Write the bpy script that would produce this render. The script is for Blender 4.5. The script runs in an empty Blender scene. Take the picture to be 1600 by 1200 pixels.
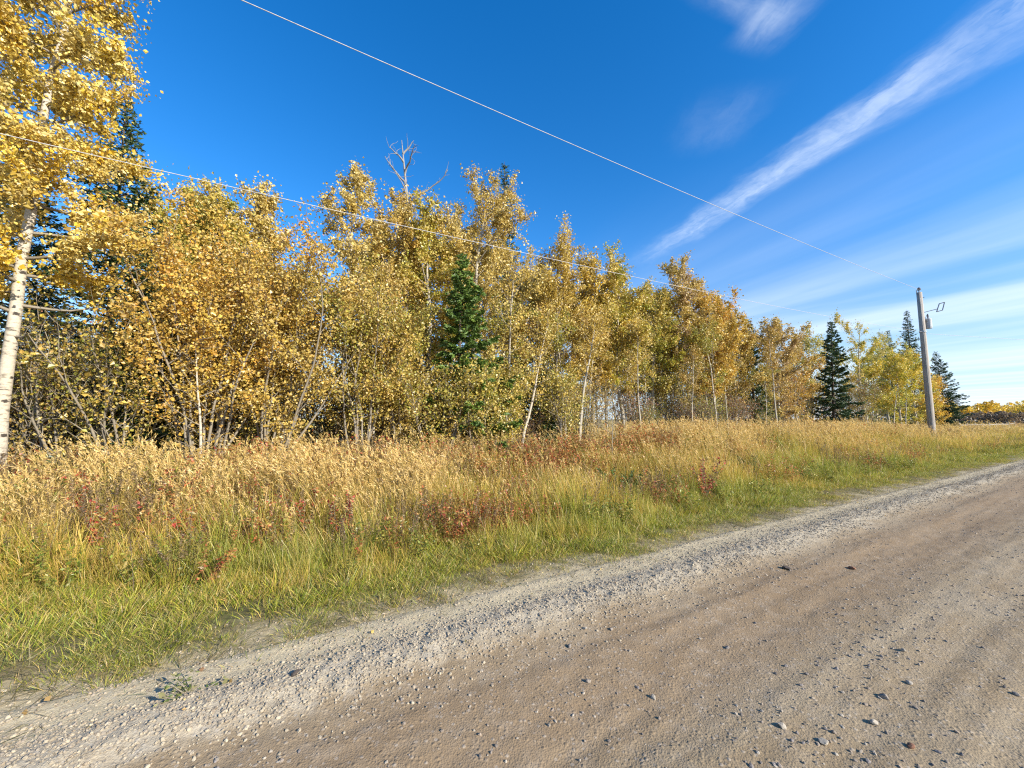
import bpy, math, random
import numpy as np
from mathutils import Vector

# ------------------------------------------------------------------ camera
SC = bpy.context.scene
COL = SC.collection
F = 620.0                        # focal length in pixels of a 1600 px wide frame
TH = math.atan(55.0 / F)         # camera looks slightly upwards
CH = 1.6
cam = bpy.data.cameras.new('camera')
cam.sensor_width = 36.0
cam.lens = 36.0 * F / 1600.0
cam.clip_start = 0.05
cam.clip_end = 9000.0
camo = bpy.data.objects.new('camera', cam)
COL.objects.link(camo)
camo.location = (0, 0, CH)
camo.rotation_euler = (math.pi / 2 + TH, 0, 0)
SC.camera = camo

# ------------------------------------------------------------------ light
SUN_EL = math.radians(25.0)
SUN_AZ = math.radians(124.0)     # clockwise from +Y, seen from above
S_DIR = Vector((math.sin(SUN_AZ) * math.cos(SUN_EL), math.cos(SUN_AZ) * math.cos(SUN_EL), math.sin(SUN_EL)))
sl = bpy.data.lights.new('sun', 'SUN')
sl.energy = 4.6
sl.angle = math.radians(0.53)
sl.color = (1.0, 0.93, 0.82)
so = bpy.data.objects.new('sun', sl)
COL.objects.link(so)
so.rotation_euler = S_DIR.to_track_quat('Z', 'Y').to_euler()
SC.view_settings.view_transform = 'Standard'
SC.view_settings.look = 'None'
SC.view_settings.gamma = 1.0
SC.view_settings.use_curve_mapping = False
SC.view_settings.exposure = 1.0
SC.cycles.use_denoising = False
SC.cycles.max_bounces = 6
SC.cycles.diffuse_bounces = 3
SC.cycles.transmission_bounces = 3
SC.cycles.filter_width = 1.2

def pix_dir(px, py):
    """world direction of a pixel of the 1600x1200 photograph"""
    cx, cy = (px - 800) / F, -(py - 600) / F
    return np.array([cx, math.cos(TH) - cy * math.sin(TH), math.sin(TH) + cy * math.cos(TH)])

class NT:
    """small helper to write node trees"""
    def __init__(self, tree):
        self.t = tree
    def n(self, typ, **kw):
        nd = self.t.nodes.new(typ)
        for k, v in kw.items():
            setattr(nd, k, v)
        return nd
    def put(self, sock, v):
        if isinstance(v, bpy.types.NodeSocket):
            self.t.links.new(v, sock)
        elif v is not None:
            sock.default_value = v
    def math(self, op, a, b=None, c=None, clamp=False):
        nd = self.n('ShaderNodeMath', operation=op, use_clamp=clamp)
        for i, v in enumerate((a, b, c)):
            if v is not None:
                self.put(nd.inputs[i], v)
        return nd.outputs[0]
    def dot(self, a, b):
        nd = self.n('ShaderNodeVectorMath', operation='DOT_PRODUCT')
        self.put(nd.inputs[0], a); self.put(nd.inputs[1], b)
        return nd.outputs['Value']
    def xyz(self, x, y, z):
        nd = self.n('ShaderNodeCombineXYZ')
        for i, v in enumerate((x, y, z)):
            self.put(nd.inputs[i], v)
        return nd.outputs[0]
    def noise(self, vec, scale, detail=4.0, rough=0.55, dist=0.0):
        nd = self.n('ShaderNodeTexNoise')
        self.put(nd.inputs['Vector'], vec)
        nd.inputs['Scale'].default_value = scale
        nd.inputs['Detail'].default_value = detail
        nd.inputs['Roughness'].default_value = rough
        nd.inputs['Distortion'].default_value = dist
        return nd.outputs['Fac']
    def smooth(self, x, a, b):
        nd = self.n('ShaderNodeMapRange', interpolation_type='SMOOTHSTEP')
        self.put(nd.inputs['Value'], x)
        nd.inputs['From Min'].default_value = a
        nd.inputs['From Max'].default_value = b
        return nd.outputs[0]
    def mix(self, f, a, b, blend='MIX'):
        nd = self.n('ShaderNodeMix', data_type='RGBA', blend_type=blend)
        self.put(nd.inputs['Factor'], f)
        self.put(nd.inputs['A'], a if isinstance(a, bpy.types.NodeSocket) else (*a, 1.0))
        self.put(nd.inputs['B'], b if isinstance(b, bpy.types.NodeSocket) else (*b, 1.0))
        nd.inputs['Factor'].default_value if False else None
        return nd.outputs['Result']

# NT.mix picks float sockets named Factor/A/B first; resolve by type instead
def _mix(self, f, a, b, blend='MIX'):
    nd = self.n('ShaderNodeMix', data_type='RGBA', blend_type=blend)
    fi = [s for s in nd.inputs if s.identifier == 'Factor_Float'][0]
    ai = [s for s in nd.inputs if s.identifier == 'A_Color'][0]
    bi = [s for s in nd.inputs if s.identifier == 'B_Color'][0]
    self.put(fi, f)
    self.put(ai, a if isinstance(a, bpy.types.NodeSocket) else (*a, 1.0))
    self.put(bi, b if isinstance(b, bpy.types.NodeSocket) else (*b, 1.0))
    return [s for s in nd.outputs if s.identifier == 'Result_Color'][0]
NT.mix = _mix

world = bpy.data.worlds.new('World')
SC.world = world
world.use_nodes = True
wt = world.node_tree
wt.nodes.clear()
W = NT(wt)
sky = W.n('ShaderNodeTexSky', sky_type='NISHITA')
sky.sun_disc = False
sky.sun_elevation = SUN_EL
sky.sun_rotation = SUN_AZ
sky.altitude = 200.0
sky.air_density = 1.0
sky.dust_density = 0.2
sky.ozone_density = 2.6
hs = W.n('ShaderNodeHueSaturation')
hs.inputs['Hue'].default_value = 0.506
hs.inputs['Saturation'].default_value = 1.38
hs.inputs['Value'].default_value = 1.5
wt.links.new(sky.outputs[0], hs.inputs['Color'])
tc = W.n('ShaderNodeTexCoord')
gen = tc.outputs['Generated']
sep = W.n('ShaderNodeSeparateXYZ')
wt.links.new(gen, sep.inputs[0])
zc = W.math('MAXIMUM', sep.outputs[2], 0.015)
px_ = W.math('DIVIDE', sep.outputs[0], zc)
py_ = W.math('DIVIDE', sep.outputs[1], zc)
plane = W.xyz(px_, py_, 0.0)       # position on the cloud layer, in units of its height

def cl(px, py):
    d = pix_dir(px, py)
    return np.array([d[0] / d[2], d[1] / d[2]])

def streak(pa, pb, half, strength, seed, ext=(0.25, 0.1)):
    a, b = cl(*pa), cl(*pb)
    e1 = (b - a); L = float(np.linalg.norm(e1)); e1 = e1 / L
    e2 = np.array([-e1[1], e1[0]])
    al = W.math('SUBTRACT', W.dot(plane, (e1[0], e1[1], 0)), float(a @ e1))
    pe = W.math('SUBTRACT', W.dot(plane, (e2[0], e2[1], 0)), float(a @ e2))
    wob = W.noise(W.xyz(W.math('MULTIPLY', al, 1.6), W.math('MULTIPLY', pe, 3.0), seed), 1.7, 6, 0.6)
    pe2 = W.math('ADD', pe, W.math('MULTIPLY', W.math('SUBTRACT', wob, 0.5), half * 2.3))
    core = W.smooth(W.math('ABSOLUTE', pe2), half * 1.7, half * 0.0)
    fib = W.noise(W.xyz(W.math('MULTIPLY', al, 3.2), W.math('MULTIPLY', pe2, 8.0), seed + 5), 1.6, 8, 0.62, 0.6)
    fine = W.noise(W.xyz(W.math('MULTIPLY', al, 14.0), W.math('MULTIPLY', pe2, 14.0), seed + 9), 1.5, 5, 0.6)
    tex = W.math('ADD', W.math('MULTIPLY', W.smooth(fib, 0.15, 0.85), 0.85), W.math('MULTIPLY', W.smooth(fine, 0.2, 0.8), 0.22))
    ends = W.math('MULTIPLY', W.smooth(al, -ext[0], ext[0] * 0.8), W.smooth(al, L + ext[1], L - L * 0.35))
    return W.math('MULTIPLY', W.math('MULTIPLY', W.math('MULTIPLY', core, tex), ends), strength)

clouds = None
def addc(x):
    global clouds
    clouds = x if clouds is None else W.math('ADD', clouds, x)
addc(streak((1640, -10), (1000, 410), 0.095, 0.52, 3.0, (0.5, 0.2)))
addc(streak((1620, 60), (1150, 310), 0.06, 0.14, 13.0, (0.5, 0.2)))
addc(streak((1245, -10), (1175, 65), 0.055, 0.42, 21.0, (0.10, 0.05)))
addc(streak((1215, 30), (1100, -30), 0.04, 0.24, 25.0, (0.05, 0.1)))
addc(streak((1150, 150), (1110, 230), 0.10, 0.09, 31.0, (0.08, 0.08)))
# thin high veil: long soft bands low over the road
e = cl(1600, 30) - cl(1030, 390); e = e / np.linalg.norm(e)
b1 = W.dot(plane, (e[0], e[1], 0)); b2 = W.dot(plane, (-e[1], e[0], 0))
band = W.noise(W.xyz(W.math('MULTIPLY', b1, 0.13), W.math('MULTIPLY', b2, 0.75), 7.0), 1.0, 5, 0.5)
east = W.smooth(W.math('DIVIDE', sep.outputs[0], W.math('MAXIMUM', sep.outputs[1], 0.05)), -0.1, 0.9)
low = W.smooth(sep.outputs[2], 0.55, 0.16)
veil = W.math('MULTIPLY', W.math('MULTIPLY', W.smooth(band, 0.36, 0.72), east), low)
addc(W.math('MULTIPLY', veil, 0.5))
# stripes close to the horizon
st = W.noise(W.xyz(W.math('MULTIPLY', sep.outputs[0], 1.1), W.math('MULTIPLY', sep.outputs[2], 26.0), 3.3), 1.0, 4, 0.5)
hz = W.math('MULTIPLY', W.smooth(sep.outputs[2], 0.33, 0.05), W.smooth(st, 0.4, 0.66))
addc(W.math('MULTIPLY', W.math('MULTIPLY', hz, east), 0.45))
cf = W.math('MINIMUM', clouds, 0.85)
lowsat = W.smooth(sep.outputs[2], 0.02, 0.42)
skyc = W.mix(lowsat, sky.outputs[0], hs.outputs[0])
haze_low = W.math('MULTIPLY', W.smooth(sep.outputs[2], 0.26, 0.0), 0.6)
skyc = W.mix(haze_low, skyc, (3.6, 5.2, 7.2))
ccol = W.mix(cf, skyc, (6.0, 6.7, 7.6))
bg = W.n('ShaderNodeBackground')
bg.inputs['Strength'].default_value = 0.09
wt.links.new(ccol, bg.inputs['Color'])
wo = W.n('ShaderNodeOutputWorld')
wt.links.new(bg.outputs[0], wo.inputs['Surface'])

# ------------------------------------------------------------------ frame of the place
PHI = math.radians(59.4)                      # bearing of the road from the view direction
DU = np.array([math.sin(PHI), math.cos(PHI)])  # along the road
DV = np.array([-math.cos(PHI), math.sin(PHI)]) # away from the road, to the left
RNG = np.random.default_rng(11)
random.seed(4)

def uv2xy(u, v):
    return u * DU[0] + v * DV[0], u * DU[1] + v * DV[1]
def xy2uv(x, y):
    return x * DU[0] + y * DU[1], x * DV[0] + y * DV[1]
def sstep(x, a, b):
    t = np.clip((np.asarray(x, float) - a) / (b - a), 0, 1)
    return t * t * (3 - 2 * t)

def vnoise(x, y, seed=0):
    x = np.asarray(x, float); y = np.asarray(y, float)
    ix = np.floor(x).astype(np.int64); iy = np.floor(y).astype(np.int64)
    fx, fy = x - ix, y - iy
    fx = fx * fx * (3 - 2 * fx); fy = fy * fy * (3 - 2 * fy)
    def h(a, b):
        n = (a * 374761393 + b * 668265263 + seed * 982451653) & 0x7fffffff
        n = ((n ^ (n >> 13)) * 1274126177) & 0x7fffffff
        n = (n ^ (n >> 16)) & 0xffff
        return n / 65535.0
    a = h(ix, iy); b = h(ix + 1, iy); c = h(ix, iy + 1); d = h(ix + 1, iy + 1)
    return (a * (1 - fx) + b * fx) * (1 - fy) + (c * (1 - fx) + d * fx) * fy
def fbm(x, y, seed=0, octv=4, gain=0.5):
    s, a, t = 0.0, 1.0, 0.0
    for k in range(octv):
        s = s + a * vnoise(np.asarray(x) * 2 ** k + 17.3 * k, np.asarray(y) * 2 ** k - 9.1 * k, seed + k)
        t += a; a *= gain
    return s / t

EDGE = 3.2
def edge_v(u):
    return EDGE + (fbm(np.asarray(u) * 0.55, 0 * np.asarray(u), 5, 4) - 0.5) * 0.95
def ground_z(u, v):
    u = np.asarray(u, float); v = np.asarray(v, float)
    z = -0.02 + 0 * v
    z = np.where(v < 2.9, -0.16, z)
    z = np.where((v >= 2.9) & (v < 3.3), -0.16 + 0.14 * sstep(v, 2.9, 3.25), z)
    z = z - 0.16 * sstep(v, 3.8, 6.6) + 0.24 * sstep(v, 6.2, 10.0)
    bank = sstep(u, 7, 13) * (1 - sstep(u, 30, 44)) * sstep(v, 5.2, 8.6)
    z = z + 0.42 * bank
    z = z + (fbm(u * 0.35, v * 0.35, 3) - 0.5) * 0.22 * sstep(v, 3.3, 5.0)
    return z
def road_z(u, v):
    u = np.asarray(u, float); v = np.asarray(v, float)
    z = 0.012 * (fbm(u * 0.5, v * 1.4, 21, 3) - 0.5)
    z = z - 0.022 * np.exp(-((v - 1.75 - 0.15 * (vnoise(u * .12, 0 * u, 8) - .5)) / 0.33) ** 2)   # wheel track
    z = z - 0.016 * np.exp(-((v + 0.35) / 0.35) ** 2)
    z = z + 0.020 * (fbm(u * .22, v * 5.5, 27, 3) - .5) * sstep(v, 2.75, 2.3)              # fine ruts along the road
    wr = np.exp(-((v - 2.82 - 0.16 * (fbm(u * 0.4, 0 * u, 31, 3) - 0.5)) / 0.27) ** 2)
    z = z + 0.045 * wr                                                                              # loose windrow
    z = z + wr * 0.034 * (fbm(u * 18, v * 14, 41, 3) - 0.5) + 0.014 * (fbm(u * 7, v * 12, 43, 5, .6) - 0.5)
    z = z - 0.10 * sstep(v, 3.35, 3.78) + .012 * (fbm(u * 5, v * 5, 47, 3) - .5) * sstep(v, 2.9, 3.2)
    return z
def place(px, v, z=0.0):
    """point at distance v from the road line, seen at photo column px near the horizon"""
    k = (px - 800) / F
    y = v / (DV[1] + k * DV[0])
    return k * y, y
def on_ground(px, py, zf=road_z, h=0.0):
    d = pix_dir(px, py)
    z = 0.0
    for _ in range(8):
        t = (z + h - CH) / d[2]
        u, v = xy2uv(d[0] * t, d[1] * t)
        z = float(zf(u, v))
    return d[0] * t, d[1] * t, z

# ------------------------------------------------------------------ mesh helpers
def make_mesh(name, V, faces, tints=None, mat=None, smooth=False, mats=None, midx=None):
    me = bpy.data.meshes.new(name)
    V = np.asarray(V, np.float32)
    me.vertices.add(len(V))
    me.vertices.foreach_set('co', V.ravel())
    faces = [np.asarray(f, np.int32) for f in faces if len(f)]
    tot = np.concatenate([np.full(len(f), f.shape[1], np.int32) for f in faces])
    loops = np.concatenate([f.ravel() for f in faces])
    me.loops.add(len(loops))
    me.loops.foreach_set('vertex_index', loops)
    me.polygons.add(len(tot))
    st = np.zeros(len(tot), np.int32); st[1:] = np.cumsum(tot)[:-1]
    me.polygons.foreach_set('loop_start', st)
    if midx is not None:
        me.polygons.foreach_set('material_index', np.asarray(midx, np.int32))
    me.polygons.foreach_set('use_smooth', np.full(len(tot), smooth, bool))
    if tints is not None:
        at = me.attributes.new('tint', 'FLOAT_COLOR', 'FACE')
        c = np.ones((len(tot), 4), np.float32); c[:, :3] = tints
        at.data.foreach_set('color', c.ravel())
    for m in (mats or ([mat] if mat else [])):
        me.materials.append(m)
    me.update(calc_edges=True)
    return me
def link(name, me, parent=None):
    o = bpy.data.objects.new(name, me)
    COL.objects.link(o)
    if parent:
        o.parent = parent
    return o
def tag(o, label=None, cat=None, group=None, kind=None):
    if label: o['label'] = label
    if cat: o['category'] = cat
    if group: o['group'] = group
    if kind: o['kind'] = kind
    return o
def thing(name, label, cat, loc, group=None):
    o = bpy.data.objects.new(name, None)
    o.empty_display_size = 0.3
    COL.objects.link(o)
    o.location = loc
    return tag(o, label, cat, group)

class Tubes:
    def __init__(self):
        self.V, self.Q, self.T, self.n = [], [], [], 0
    def tube(self, P, R, sides=5, cap=False):
        P = np.asarray(P, float); R = np.asarray(R, float); k = len(P)
        T = np.gradient(P, axis=0)
        T /= (np.linalg.norm(T, axis=1)[:, None] + 1e-9)
        ref = np.array([1.0, 0, 0]) if abs(T[0, 2]) > 0.8 else np.array([0, 0, 1.0])
        A = np.cross(T, ref); A /= (np.linalg.norm(A, axis=1)[:, None] + 1e-9)
        B = np.cross(T, A)
        an = np.arange(sides) * 2 * math.pi / sides
        ring = P[:, None, :] + R[:, None, None] * (np.cos(an)[None, :, None] * A[:, None, :] + np.sin(an)[None, :, None] * B[:, None, :])
        self.V.append(ring.reshape(-1, 3))
        i = np.arange(k - 1)[:, None] * sides; j = np.arange(sides)[None, :]; j2 = (j + 1) % sides
        q = np.stack([i + j, i + j2, i + sides + j2, i + sides + j], -1).reshape(-1, 4) + self.n
        self.Q.append(q)
        if cap:
            c = len(ring.reshape(-1, 3))
            self.V.append(P[-1:] ); 
            b = self.n + (k - 1) * sides
            self.T.append(np.stack([b + np.arange(sides), b + (np.arange(sides) + 1) % sides, np.full(sides, self.n + c)], -1))
            self.n += 1
        self.n += k * sides
    def mesh(self, name, mat, smooth=True):
        fs = [np.concatenate(self.Q)]
        if self.T: fs.append(np.concatenate(self.T))
        return make_mesh(name, np.concatenate(self.V), fs, None, mat, smooth)

def unit(a):
    return a / (np.linalg.norm(a, axis=-1, keepdims=True) + 1e-9)
def leaves_mesh(name, P, size, cols, mat, rng, aspect=0.85, axis=None, fold=0.18, up=0.0):
    """one small folded four-corner leaf at each point"""
    n = len(P)
    a = unit(rng.normal(size=(n, 3)) + (np.array([0, 0, -up]) if axis is None else 0)) if axis is None else unit(axis)
    b = unit(np.cross(a, rng.normal(size=(n, 3))))
    c = np.cross(a, b)
    s = (size * np.clip(rng.lognormal(-.08, .32, n), .45, 1.9))[:, None]
    w = s * aspect
    V = np.stack([P - a * s * .5, P + b * w * .5 + c * s * fold + a * s * .05, P + a * s * .5, P - b * w * .5 + c * s * fold + a * s * .05], 1).reshape(-1, 3)
    Q = np.arange(n * 4).reshape(-1, 4)
    return make_mesh(name, V, [Q], cols, mat)

# ------------------------------------------------------------------ materials
def new_mat(name):
    m = bpy.data.materials.new(name)
    m.use_nodes = True
    m.node_tree.nodes.clear()
    return m, NT(m.node_tree)
def finish(m, T, shader):
    o = T.n('ShaderNodeOutputMaterial')
    m.node_tree.links.new(shader, o.inputs['Surface'])
    return m
def principled(T, col, rough=0.8, bump=None, bstr=0.3, bdist=0.02, spec=0.3, metal=0.0):
    p = T.n('ShaderNodeBsdfPrincipled')
    T.put(p.inputs['Base Color'], col if isinstance(col, bpy.types.NodeSocket) else (*col, 1.0))
    T.put(p.inputs['Roughness'], rough)
    p.inputs['Metallic'].default_value = metal
    p.inputs['Specular IOR Level'].default_value = spec
    if bump is not None:
        b = T.n('ShaderNodeBump')
        b.inputs['Strength'].default_value = bstr
        b.inputs['Distance'].default_value = bdist
        T.put(b.inputs['Height'], bump)
        T.t.links.new(b.outputs[0], p.inputs['Normal'])
    return p.outputs[0]

def leaf_material(name, trans, gloss, instancer=False):
    m, T = new_mat(name)
    at = T.n('ShaderNodeAttribute', attribute_name='tint')
    col = at.outputs['Color']
    if instancer:
        ai = T.n('ShaderNodeAttribute', attribute_name='hue', attribute_type='INSTANCER')
        col = T.mix(1.0, col, ai.outputs['Color'], 'MULTIPLY')
    d = T.n('ShaderNodeBsdfDiffuse'); T.put(d.inputs[0], col)
    t = T.n('ShaderNodeBsdfTranslucent'); T.put(t.inputs[0], col)
    mx = T.n('ShaderNodeMixShader'); mx.inputs[0].default_value = trans
    T.t.links.new(d.outputs[0], mx.inputs[1]); T.t.links.new(t.outputs[0], mx.inputs[2])
    g = T.n('ShaderNodeBsdfGlossy'); g.inputs['Roughness'].default_value = 0.45
    g.inputs['Color'].default_value = (1, 1, 1, 1)
    m2 = T.n('ShaderNodeMixShader'); m2.inputs[0].default_value = gloss
    T.t.links.new(mx.outputs[0], m2.inputs[1]); T.t.links.new(g.outputs[0], m2.inputs[2])
    return finish(m, T, m2.outputs[0])
M_LEAF = leaf_material('autumn_leaf', 0.35, 0.045)
M_NEEDLE = leaf_material('spruce_needle', 0.12, 0.03)
M_GRASS = leaf_material('grass_blade', 0.4, 0.03, True)
M_WEED = leaf_material('weed_leaf', 0.3, 0.03)

def bark(name, base, dark, marks, scale=9.0, lengthwise=False):
    m, T = new_mat(name)
    tcn = T.n('ShaderNodeTexCoord')
    mp = T.n('ShaderNodeMapping'); mp.inputs['Scale'].default_value = (scale * 2.2, scale * 2.2, scale * .09) if lengthwise else (scale * .45, scale * .45, scale * 1.7)
    T.t.links.new(tcn.outputs['Object'], mp.inputs[0])
    n1 = T.noise(mp.outputs[0], 1.6, 5, 0.65)
    n2 = T.noise(tcn.outputs['Object'], scale * 3.5, 5)
    n3 = T.noise(tcn.outputs['Object'], 1.3, 3)
    c = T.mix(T.smooth(n1, 0.66 - marks * .16, 0.76 - marks * .1), base, dark)
    c = T.mix(T.math('MULTIPLY', T.smooth(n2, 0.35, 0.75), 0.45), c, tuple(x * .6 for x in base))
    c = T.mix(T.math('MULTIPLY', T.smooth(n3, 0.4, 0.7), 0.3), c, tuple(x * f for x, f in zip(base, (.8, .72, .55))))
    if marks > .9 and not lengthwise:
        mp2 = T.n('ShaderNodeMapping'); mp2.inputs['Scale'].default_value = (4.2, 4.2, 6.5)
        T.t.links.new(tcn.outputs['Object'], mp2.inputs[0])
        vo_ = T.n('ShaderNodeTexVoronoi'); T.t.links.new(mp2.outputs[0], vo_.inputs['Vector']); vo_.inputs['Scale'].default_value = 1.0
        sc_ = T.smooth(T.math('ADD', vo_.outputs['Distance'], T.math('MULTIPLY', T.math('SUBTRACT', n2, .5), .35)), .24, .14)
        c = T.mix(sc_, c, tuple(x * .6 for x in dark))
        sp_ = T.n('ShaderNodeSeparateXYZ'); T.t.links.new(tcn.outputs['Object'], sp_.inputs[0])
        foot = T.math('MULTIPLY', T.smooth(sp_.outputs[2], 1.6, .1), T.smooth(n2, .3, .6))
        c = T.mix(T.math('MULTIPLY', foot, .6), c, (.16, .13, .10))
    return finish(m, T, principled(T, c, 0.85, T.math('ADD', n1, n2), 0.5, 0.012))
M_BIRCH = bark('aspen_bark', (0.50, 0.44, 0.34), (0.08, 0.065, 0.05), 0.95)
M_POPLAR = bark('poplar_bark', (0.40, 0.36, 0.28), (0.11, 0.09, 0.07), 0.6)
M_TWIG = bark('grey_twig', (0.25, 0.215, 0.16), (0.12, 0.10, 0.07), 0.4, 20)
M_DEAD = bark('bleached_wood', (0.27, 0.26, 0.25), (0.13, 0.12, 0.11), 0.3, 14)
M_SPRUCEBARK = bark('spruce_bark', (0.10, 0.075, 0.055), (0.04, 0.03, 0.025), 0.5)
M_POLE = bark('weathered_pole_wood', (0.40, 0.36, 0.31), (0.13, 0.11, 0.09), 0.9, 9, True)

# road: brown compacted tracks, greyer crown, pale loose gravel by the verge
m, T = new_mat('gravel_road')
geo = T.n('ShaderNodeNewGeometry'); P = geo.outputs['Position']
uu = T.dot(P, (DU[0], DU[1], 0)); vv = T.dot(P, (DV[0], DV[1], 0))
long_ = T.noise(T.xyz(T.math('MULTIPLY', uu, 0.16), T.math('MULTIPLY', vv, 4.6), 0.0), 1.0, 6, 0.6)
blot = T.noise(P, 0.9, 5, 0.6)
med = T.noise(P, 7.0, 6, 0.7)
fine = T.noise(P, 55.0, 5, 0.7)
vo = T.n('ShaderNodeTexVoronoi'); T.put(vo.inputs['Vector'], P); vo.inputs['Scale'].default_value = 42.0
vo2 = T.n('ShaderNodeTexVoronoi'); T.put(vo2.inputs['Vector'], P); vo2.inputs['Scale'].default_value = 95.0
vw = T.math('ADD', vv, T.math('MULTIPLY', T.math('SUBTRACT', blot, 0.5), 0.42))
c = T.mix(T.smooth(long_, 0.35, 0.68), (0.245, 0.178, 0.100), (0.365, 0.282, 0.172))
c = T.mix(T.math('MULTIPLY', T.smooth(blot, 0.42, 0.66), 0.65), c, (0.34, 0.275, 0.180))
tr = T.smooth(T.math('ABSOLUTE', T.math('SUBTRACT', vw, 1.95)), 0.75, 0.2)
c = T.mix(T.math('MULTIPLY', tr, 0.7), c, (0.238, 0.160, 0.088))
tr2 = T.smooth(T.math('ABSOLUTE', T.math('SUBTRACT', vw, -0.75)), 0.5, 0.1)
c = T.mix(T.math('MULTIPLY', tr2, 0.55), c, (0.26, 0.18, 0.115))
gv = T.smooth(T.math('ADD', vw, T.math('MULTIPLY', T.math('SUBTRACT', med, 0.5), 0.5)), 2.54, 2.76)
c = T.mix(gv, c, (0.43, 0.365, 0.255))
sandy = T.smooth(T.math('ADD', vw, T.math('MULTIPLY', T.math('SUBTRACT', med, 0.5), 0.3)), 2.95, 3.1)
c = T.mix(sandy, c, (0.52, 0.43, 0.265))
c = T.mix(T.math('MULTIPLY', T.smooth(fine, 0.42, 0.7), 0.4), c, (0.15, 0.12, 0.09))
c = T.mix(T.math('MULTIPLY', T.smooth(med, 0.45, 0.75), 0.3), c, (0.40, 0.34, 0.26))
vr = T.n('ShaderNodeSeparateColor'); T.put(vr.inputs[0], vo.outputs['Color'])
c = T.mix(T.math('MULTIPLY', T.math('MULTIPLY', T.smooth(vr.outputs[0], 0.72, 0.95), T.smooth(vo.outputs['Distance'], 0.5, 0.3)), 0.4), c, (0.44, 0.39, 0.32))
peb = T.math('MULTIPLY', T.smooth(vo.outputs['Distance'], 0.6, 0.05), T.smooth(vr.outputs[1], 0.35, 0.9))
peb2 = T.smooth(vo2.outputs['Distance'], 0.7, 0.1)
hgt = T.math('ADD', T.math('MULTIPLY', peb, 1.0), T.math('ADD', T.math('MULTIPLY', peb2, 0.35), T.math('MULTIPLY', med, 0.8)))
M_ROAD = finish(m, T, principled(T, c, 0.92, hgt, 0.42, 0.010, 0.15))

m, T = new_mat('verge_soil')
geo = T.n('ShaderNodeNewGeometry'); P = geo.outputs['Position']
vv = T.dot(P, (DV[0], DV[1], 0))
a = T.noise(P, 0.8, 6, 0.65); b = T.noise(P, 9.0, 6, 0.7); d = T.noise(P, 0.03, 3)
c = T.mix(T.smooth(a, 0.35, 0.65), (0.12, 0.115, 0.04), (0.20, 0.155, 0.07))
c = T.mix(T.math('MULTIPLY', T.smooth(b, 0.4, 0.7), 0.5), c, (0.075, 0.06, 0.03))
near = T.smooth(T.math('ADD', vv, T.math('MULTIPLY', T.math('SUBTRACT', T.noise(P, 2.2, 6, 0.65), 0.5), 1.6)), 4.0, 3.4)
c = T.mix(T.math('MULTIPLY', near, 0.9), c, (0.46, 0.38, 0.235))
far = T.smooth(vv, 26.0, 40.0)
c = T.mix(far, c, T.mix(T.smooth(d, 0.4, 0.6), (0.30, 0.22, 0.10), (0.20, 0.19, 0.07)))
M_SOIL = finish(m, T, principled(T, c, 0.95, T.math('ADD', a, b), 0.7, 0.03, 0.1))

m, T = new_mat('loose_stone')
ai = T.n('ShaderNodeAttribute', attribute_name='hue', attribute_type='INSTANCER')
tcn = T.n('ShaderNodeTexCoord')
nn = T.noise(tcn.outputs['Object'], 3.0, 5)
c = T.mix(T.math('MULTIPLY', nn, 0.5), ai.outputs['Color'], (0.2, 0.17, 0.14))
M_GRAVEL = finish(m, T, principled(T, c, 0.9, nn, 0.4, 0.05, 0.2))
def stone_mat(name, colr):
    m, T = new_mat(name)
    tcn = T.n('ShaderNodeTexCoord')
    n1 = T.noise(tcn.outputs['Object'], 28.0, 5); n2 = T.noise(tcn.outputs['Object'], 90.0, 4)
    c = T.mix(T.smooth(n1, 0.35, 0.7), colr, tuple(x * .55 for x in colr))
    c = T.mix(T.math('MULTIPLY', n2, 0.3), c, tuple(min(.7, x * 1.5) for x in colr))
    return finish(m, T, principled(T, c, 0.88, T.math('ADD', n1, n2), 0.5, 0.01, 0.2))
M_STONE_PALE = stone_mat('pale_stone', (0.46, 0.40, 0.31))
M_STONE_GREY = stone_mat('grey_stone', (0.31, 0.265, 0.215))
M_STONE_RUST = stone_mat('rusty_stone', (0.30, 0.15, 0.09))
M_CLOD = stone_mat('dark_clod', (0.10, 0.08, 0.065))

def plain(name, colr, rough=0.5, metal=0.0, sc=12.0):
    m, T = new_mat(name)
    tcn = T.n('ShaderNodeTexCoord')
    n1 = T.noise(tcn.outputs['Object'], sc, 5)
    c = T.mix(T.smooth(n1, 0.35, 0.75), colr, tuple(x * .7 for x in colr))
    return finish(m, T, principled(T, c, rough, n1, 0.1, 0.01, 0.4, metal))
M_WIRE = plain('aluminium_wire', (0.5, 0.49, 0.47), 0.55, 0.0)
M_STEEL = plain('galvanised_steel', (0.22, 0.23, 0.24), 0.45, 0.6)
M_CAN = plain('grey_painted_steel', (0.42, 0.44, 0.45), 0.4, 0.0)
M_PORC = plain('glazed_insulator', (0.16, 0.14, 0.14), 0.25, 0.0)
M_FENCE = plain('grey_fence_wood', (0.46, 0.43, 0.38), 0.85, 0.0)

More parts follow.
